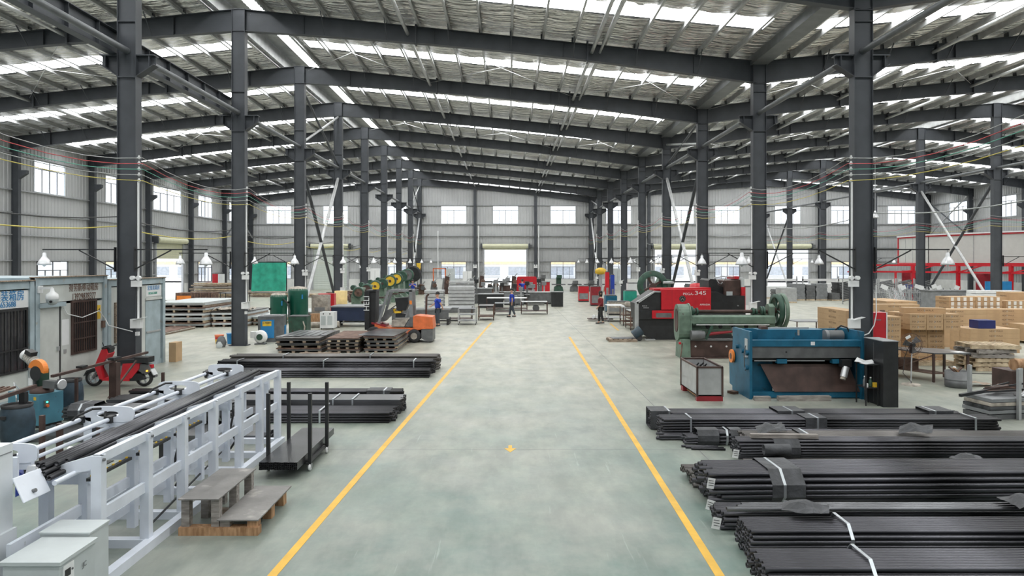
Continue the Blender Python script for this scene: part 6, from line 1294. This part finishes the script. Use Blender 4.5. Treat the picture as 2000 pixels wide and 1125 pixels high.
for i, (x, m, h) in enumerate(((4.9, 'mid_grey', 1.5), (6.6, 'green_dark', 1.5), (8.3, 'mid_grey', .9), (10.0, 'mid_grey', .9), (11.9, 'orange', 1.9))):
    t = thing('milling_machine', ('small dark machine', 'dark green milling machine', 'low lathe', 'short pillar machine', 'orange and green bending machine')[i] + ' standing along the end wall beside the window', 'machine', (x - 1.3, 72.5, 0)); part('body', MB().prism([(-.5, 0), (.5, 0), (.4, .5), (.25, .6), (.25, h), (-.25, h), (-.25, .6), (-.45, .5)], 'y', -.4, .4), m, t); part('table', MB().box(-.7, .7, -.5, .5, .7, .8), 'mid_grey', t); part('head', MB().box(-.2, .3, -.7, .2, h - .1, h + .25), 'green_dark' if m == 'orange' else m, t)
# far-left: radial drill (orange), red frame, machines along the end wall
yd = thing('radial_drill', 'orange-yellow radial drill standing by the end of the press row', 'machine', (-9.2, 68, 0)); part('column', MB().cyl((-.6, 0, 0), (-.6, 0, 2.6), .16, 12), 'yellow', yd); part('arm', MB().box(-.9, .5, -.2, .2, 2.1, 2.5), 'orange_bright', yd); part('head', MB().box(.15, .5, -.4, .2, 1.9, 3.0), 'orange_bright', yd).active_material = M['yellow']; part('base', MB().box(-1, 1, -.6, .6, 0, .4), 'mid_grey', yd); part('spindle', MB().cyl((.35, -.2, .9), (.35, -.2, 1.5), .12, 10), 'galv', yd)
rf_ = thing('steel_portal', 'thin red steel frame beside the radial drill', 'frame', (-6.9, 69, 0)); part('post', MB().box(.5, .62, 0, .1, 0, 2.5), 'orange', rf_); part('beam', MB().box(-.7, .62, 0, .1, 2.4, 2.5), 'orange', rf_); part('post', MB().box(-.7, -.6, 0, .1, 0, 2.5), 'orange', rf_)
for i in range(14):
    x = -8.3 + i * .78 + (i % 3) * .15
    if -2.9 < x < 2.2 and i > 11: continue
    t = thing('wall_machine', '%s small machine in the row before the end wall windows' % ('rusty', 'dark', 'grey', 'brown')[i % 4], 'machine', (x, 66 + (i * 7 % 5), 0), group='small machines before the end wall'); h = .9 + .25 * (i * 5 % 4)
    part('body', MB().prism([(-.35, 0), (.35, 0), (.3, .6), (.15, .7), (.2, h), (-.2, h + .1), (-.3, .6)], 'y', -.3, .3), ('rust', 'mid_grey', 'grey', 'brown_steel')[i % 4], t); part('wheel', MB().cyl((.1, -.4, h * .7), (.1, -.3, h * .7), .22, 12), ('mid_grey', 'rust')[i % 2], t); part('arm', MB().bar((0, 0, h), (.3, -.2, h + .35), .07), 'galv', t)
for x, m, lab in ((-6.5, 'grey_box', 'pale wall cabinet beside the lower window of the end wall'), (-4.6, 'plastic_white', 'white electric cabinet left of the central doorway'), (12.2, 'grey_box', 'grey electric cabinet on the end wall right of the lower window'), (-14.9, 'plastic_white', 'white cabinet on the end wall near the closed shutter')):
    t = thing('wall_cabinet', lab, 'cabinet', (x, 76.8, 0)); part('body', MB().box(-.5, .5, -.25, .2, .9 if x != -4.6 else 0, 2.4 if x != -4.6 else 2.1), m, t); part('door_seam', MB().box(-.01, .01, -.26, -.25, 1, 2.2), 'grey', t)

# left rear: scrap, timber, green net
gn = thing('welding_screen', 'green fabric welding screen hung on a dark frame', 'screen', (-23.9, 64.6, 0))
V = []; n = 12
for i in range(n + 1):
    for j in range(7): u, v = i / n, j / 6; V.append((u * 6.4 - 1.5 if False else u * 3.1, -.5 + .25 * sin(u * 14) * v + .9 * (1 - v) * (1 - u) * -.4, .35 + v * 2.7))
part('fabric', MB().add(V, [[i * 7 + j, (i + 1) * 7 + j, (i + 1) * 7 + j + 1, i * 7 + j + 1] for i in range(n) for j in range(6)], True), 'green_net', gn)
for x in (0, 1.9, 3.1): part('post', MB().box(x - .04, x + .04, -.3, -.22, 0, 3.1), 'black', gn)
part('top_rail', MB().box(0, 3.1, -.3, -.24, 3.05, 3.12), 'black', gn)
for i, (x, y, n_, L_, nm) in enumerate(((-25.6, 59.5, 8, 4.2, 'tall timber pile under the side windows'), (-21.0, 61, 3, 5, 'low timber pile behind the green tanks'), (-17, 60.5, 2, 3.5, 'low timber pile right of the green screen'))):
    for k in range(n_ * 4):
        solo('timber_plank', MB().cb((x + random.uniform(-.4, .4), y + .32 * (k % 4), .1 + .16 * (k // 4)), (L_ * random.uniform(.7, 1), .26, .11), rz=random.uniform(-.05, .05), ry=random.uniform(-.01, .01)), ('wood', 'pallet', 'wood_grey')[k % 3], '%s board in the %s, %s layer up' % (('reddish-brown', 'pale', 'weathered grey')[k % 3], nm, ordinal(k // 4)), 'board', group='boards in the ' + nm)
for i in range(26):
    x, y = -24.3 + random.uniform(-2.2, 2.2), 49.5 + random.uniform(-1.5, 1.5); a = random.uniform(0, 3.1); L_ = random.uniform(.7, 1.6)
    solo('steel_offcut', MB().bar((0, 0, 0), (L_ * cos(a), L_ * sin(a), random.uniform(-.1, .5)), .07, .05), ('mid_grey', 'galv', 'brown_steel')[i % 3], '%s offcut in the scrap heap before the half-open side door' % ('dark', 'silver', 'brown')[i % 3], 'scrap bar', (x, y, .04 + random.uniform(0, .12)), group='offcuts in the scrap heap before the side door')
t = thing('scrap_bin', 'orange and rusty slatted scrap bin beside the scrap heap', 'bin', (-21.9, 48.5, 0)); part('body', MB().box(-1.4, 1.2, -.5, .5, .05, .95), 'rust', t); part('orange_panel', MB().box(-1.3, -.3, -.53, -.5, .1, .75), 'orange_bright', t)
for i in range(7): part('slat', MB().box(-.2 + i * .2, -.12 + i * .2, -.53, -.5, .05, .95), 'brown_steel', t)
t = thing('bare_table', 'thin dark table frame beside the rusty scrap bin', 'table', (-19.2, 48.2, 0)); part('top', MB().box(-.9, .9, -.5, .5, .95, .98), 'mid_grey', t)
for x in (-.85, .85):
    for y in (-.45, .45): part('leg', MB().box(x - .02, x + .02, y - .02, y + .02, 0, .95), 'black', t)
t = thing('fire_cabinet', 'red fire cabinet against the cabin-side wall', 'cabinet', (-28.2, 66.8, 0)); part('body', MB().box(-.5, .05, -.3, .3, .7, 1.95), 'red', t); part('stand', MB().box(-.5, .4, -.25, .25, 0, .7), 'grey', t); part('side_panel', MB().box(.05, .45, -.3, .3, .7, 1.95), 'plastic_white', t)
for i in range(12):
    x, y = -14.3 + (i % 4) * 1.1, 53.2 + (i // 4) * 2.2
    t = thing('old_gear', 'rusty %s on the floor left of the green press row' % ('die block', 'gear casting', 'tool block')[i % 3], 'die', (x, y, 0), group='dies and castings left of the green press row'); part('body', MB().lathe([(.3, 0), (.34, .3), (.2, .34), (.18, .6)], 8), ('rust', 'mid_grey', 'brown_steel')[i % 3], t); part('plate', MB().box(-.35, .35, -.3, .3, .6, .68), 'rust', t)

# ---------------- right rear: panel racks, rod racks, painting booth
for i, (x, w, n_, y, m, lab) in enumerate(((22.0, 1.6, 8, 55, 'mid_grey', 'low wide dark panel stack, first in the rack area'), (23.45, 1.1, 12, 56, 'grey', 'tall grey panel stack second in the rack area'), (24.45, .7, 11, 56, 'mid_grey', 'narrow dark panel stack between two taller ones'), (25.35, .9, 12, 56, 'grey', 'square grey panel stack right of the narrow one'), (26.2, .6, 5, 55.4, 'mid_grey', 'low dark panel stack beside the black one'), (27.1, 1.0, 13, 56, 'black', 'tall black panel stack last in the rack area'), (22.8, 3.0, 9, 59, 'plastic_white', 'wide white panel stack behind the dark ones'), (26.6, 2.6, 11, 59, 'plastic_white', 'white panel stack behind the black one'), (21.3, 1.2, 10, 52.6, 'galv', 'silver panel stack in front of the rack area'))):
    t = thing('panel_stack', lab, 'panel stack', (x, y, 0)); part('skid', MB().box(-w / 2, w / 2, -.5, .5, 0, .1), 'pallet', t)
    for k in range(n_): jx = random.uniform(-.04, .04); part('panel', MB().box(-w / 2 + jx, w / 2 + jx, -.5, .5, .1 + k * .105, .195 + k * .105), m, t)
    if i in (6, 7): part('beam', MB().box(-w * .6, w * .6, -.6, -.5, 1.5, 1.68), 'plastic_white', t); part('post', MB().box(-w * .6, -w * .6 + .08, -.6, -.5, 0, 1.9), 'galv', t); part('post', MB().box(w * .6 - .08, w * .6, -.6, -.5, 0, 1.9), 'galv', t)
for i in range(10):
    x, y = 24.0 + (i % 5) * 1.12, 43.4 + (i // 5) * 2.3
    t = thing('rod_rack', 'silver wheeled rack of hanging rods near the carton piles, %s from the column' % ordinal(i), 'rack', (x - .5, y, 0), group='silver rod racks beyond the cartons')
    for a in (-.5, .5):
        for c in (-.4, .4): part('post', MB().box(a - .025, a + .025, c - .025, c + .025, 0, 1.25 + .15 * (i % 3)), 'galv', t)
    for z in (.15, .7, 1.2): part('rail', MB().bar((-.5, -.4, z), (.5, -.4, z), .03).bar((-.5, .4, z), (.5, .4, z), .03), 'galv', t)
    rb_ = MB()
    for k in range(9): rb_.bar((-.45 + .11 * k, -.3, .2), (-.4 + .11 * k, .3, 1.1 + .35 * ((k * 7 + i) % 4) / 3), .03)
    part('rods', rb_, ('mid_grey', 'galv')[i % 2], t, kind='stuff'); part('paper_tag', MB().cb((.1, -.45, 1.5), (.32, .01, .26), ry=R(20 * (-1) ** i)), 'plastic_white', t)
for i in range(8):
    x, y = 25.3 + (i % 4) * 1.35, 48.6 + (i // 4) * 2.4
    t = thing('rod_pile', 'dark slanted rod pile behind the silver racks, %s %s from the cartons' % (('front row', 'back row')[i // 4], ordinal(i % 4)), 'rod pile', (x, y, 0), group='dark rod piles behind the silver racks'); fr_ = MB(); 
    for k in range(12): fr_.bar((-.6, -.3 + .05 * k, .2 + .12 * k), (.7, -.2 + .05 * k, .45 + .12 * k), .05)
    part('rods', fr_, 'mid_grey', t, kind='stuff'); part('post', MB().box(-.62, -.55, -.3, -.24, 0, 1.9), 'galv', t); part('post', MB().box(.6, .67, -.3, -.24, 0, 1.9), 'galv', t)
t = thing('white_profiles', 'stack of long white profiles behind the cartons', 'profile stack', (26.3, 37.2, 0))
for k in range(9): part('profile', MB().box(-1.3 + .02 * k, 1.3, -.3, .5, .05 + k * .17, .2 + k * .17), 'plastic_white', t)
t = thing('dark_bin', 'grey steel bins behind the white profiles', 'bin', (26.3, 40.3, 0)); part('body', MB().box(-1.8, 1.3, -.5, .5, 0, 1.4), 'grey', t); part('rim', MB().box(-1.85, 1.35, -.55, .55, 1.4, 1.46), 'mid_grey', t); part('panel', MB().box(-1.2, 0, -.52, -.5, .3, 1.2), 'mid_grey', t)
PB = thing('paint_booth', 'large raised pale panelled painting booth trimmed in red', 'booth', (0, 0, 0))
poly = [(35.8, 63), (35.5, 58), (41.2, 44), (46.4, 44), (46.4, 63)]
part('wall_box', MB().prism(poly, 'z', 2.95, 5.25), 'grey_box', PB).active_material = mat('booth', (.55, .56, .54), .5, 0, .03)
for (a, b_) in zip(poly[:3], poly[1:4]):
    part('red_trim', MB().bar((*a, 5.3), (*b_, 5.3), .12), 'red', PB); part('roof_edge', MB().bar((*a, 5.4), (*b_, 5.4), .3, .1), 'plastic_white', PB); part('red_trim', MB().bar((*a, 2.95), (*b_, 2.95), .16), 'red', PB)
    for k in (0, .25, .5, .75, 1): p = Vector(a).lerp(Vector(b_), k); part('panel_joint', MB().box(p.x - .02, p.x + .0, p.y - .05, p.y + .0, 2.95, 5.25), 'galv', PB)
part('red_trim', MB().box(35.72, 35.85, 62.9, 63, 2.95, 5.3), 'red', PB)
RF = thing('steel_gantry', 'red steel frame and truss below the painting booth', 'frame', (0, 0, 0))
pts = [(30.2, 58), (33, 56), (35.4, 54), (37, 50.5), (39, 46.5), (41, 43.5), (43, 40.5)]
for i, (x, y) in enumerate(pts):
    part('post', MB().box(x - .11, x + .11, y - .11, y + .11, 0, 2.9), 'red', RF)
    if i: 
        (xa_, ya_) = pts[i - 1]
        for z in (2.85, 2.3): part('beam', MB().bar((xa_, ya_, z), (x, y, z), .14), 'red', RF)
        part('truss_bar', MB().bar((xa_, ya_, 2.3), ((x + xa_) / 2, (y + ya_) / 2, 2.85), .09), 'red', RF)
    part('side_beam', MB().bar((x, y, 2.4), (x - 2.2, y - 1.4, 2.3), .1), 'red', RF)
    if i % 2: part('side_post', MB().box(x - 2.25, x - 2.12, y - 1.45, y - 1.32, 0, 2.3), 'red', RF)
for i, (x, y, w, h, m, lab) in enumerate(((36.4, 52.3, 1.5, 2.2, 'red_dark', 'dark red booth panel'), (35.7, 50, 1.9, 1.7, 'blue_panel', 'blue booth panel under the red truss'), (38.1, 49.3, .9, 2.85, 'orange', 'orange-red booth column panel'), (39.3, 48.5, 1.6, 2.6, 'plastic_white', 'white booth curtain panel'), (42.0, 43.0, 2.2, 2.6, 'grey_box', 'pale booth machinery housing'), (33.5, 57, 1.6, 2.4, 'red_dark', 'dark red panel at the end of the booth frame'))):
    t = thing('hanging_sheet', lab, 'panel', (x, y, 0)); part('sheet', MB().box(-w / 2, w / 2, -.05, .05, .1, h), m, t); part('foot', MB().box(-w / 2, w / 2, -.15, .15, 0, .1), 'mid_grey', t)
    if m == 'plastic_white': part('fold', MB().box(-.5, -.4, -.07, -.05, .1, h).box(-.1, 0, -.07, -.05, .1, h).box(.3, .4, -.07, -.05, .1, h), 'galv', t)
t = thing('air_duct', 'silver horizontal air duct below the painting booth wall', 'duct', (41.5, 42.5, 3.15)); part('duct', MB().cyl((0, 0, 0), (5, -2.4, 0), .3, 18), 'chrome', t); part('elbow', MB().lathe([(.2, -.32), (.33, -.2), (.36, 0), (.33, .2), (.2, .32)], 16), 'chrome', t); part('hanger', MB().bar((2, -1, .28), (2, -.96, 2.0), .04), 'galv', t)
t = thing('duct_drum', 'round silver duct end beside the carton-side column', 'duct', (38.3, 46.5, 3.1)); part('disc', MB().cyl((0, 0, 0), (0, .6, 0), .36, 20), 'chrome', t); part('rim', MB().lathe([(.36, 0), (.4, .03), (.36, .06)], 20, (0, 0, 0), 'y'), 'galv', t)
# pendant lamp far right
t = thing('pendant_lamp', 'white bell lamp hanging high in front of the end wall', 'lamp', (31.0, 58, 7.0)); part('rod', MB().cyl((0, 0, .3), (0, 0, rtop(31) - 6.78), .02, 6), 'galv', t); o = part('lamp_shade', SH, None, t); o.location = (0, 0, .45); o.scale = (1.7, 1.7, 1.9)
# emergency lights and boxes on the wall posts
for x in (-16.5, -3.75, 3.05, 22.2):
    t = thing('emergency_light', {-16.5: 'twin emergency light on the end-wall post by the closed shutter', -3.75: 'twin emergency light on the post left of the central doorway', 3.05: 'twin emergency light on the post right of the central doorway', 22.2: 'twin emergency light on the end-wall post beyond the punch press'}[x], 'emergency light', (x, YE - .6, 2.6)); part('body', MB().box(-.2, .2, -.06, .1, -.15, .05), 'plastic_white', t)
    for s in (-.12, .12): part('light_head', MB().cyl((s, -.08, .15), (s, .02, .15), .09, 10), 'plastic_white', t)
for x in (-3.35, 3.4, -7.9): solo('wall_conduit', MB().cyl((x, YE - .5, 1.4), (x, YE - .5, 7.2 if x > -7 else 6.6), .06, 8), 'plastic_white', 'white conduit pipe on the end wall, %s the central doorway' % {-3.35: 'just left of', 3.4: 'just right of', -7.9: 'farther left of'}[x], 'conduit')
# turn lettering into plain meshes
dg = bpy.context.evaluated_depsgraph_get(); TM2 = {}
for o in [o for o in S.objects if o.type == 'FONT']:
    k = o.data.name
    if k not in TM2: TM2[k] = bpy.data.meshes.new_from_object(o.evaluated_get(dg)); TM2[k].name = 'lettering'
    n_ = bpy.data.objects.new(o.name.split('.')[0], TM2[k]); COL.objects.link(n_); n_.parent = o.parent; n_.location = o.location; n_.rotation_euler = o.rotation_euler; n_.scale = o.scale
    if o.get('label'): n_['label'] = o['label']
    bpy.data.objects.remove(o)
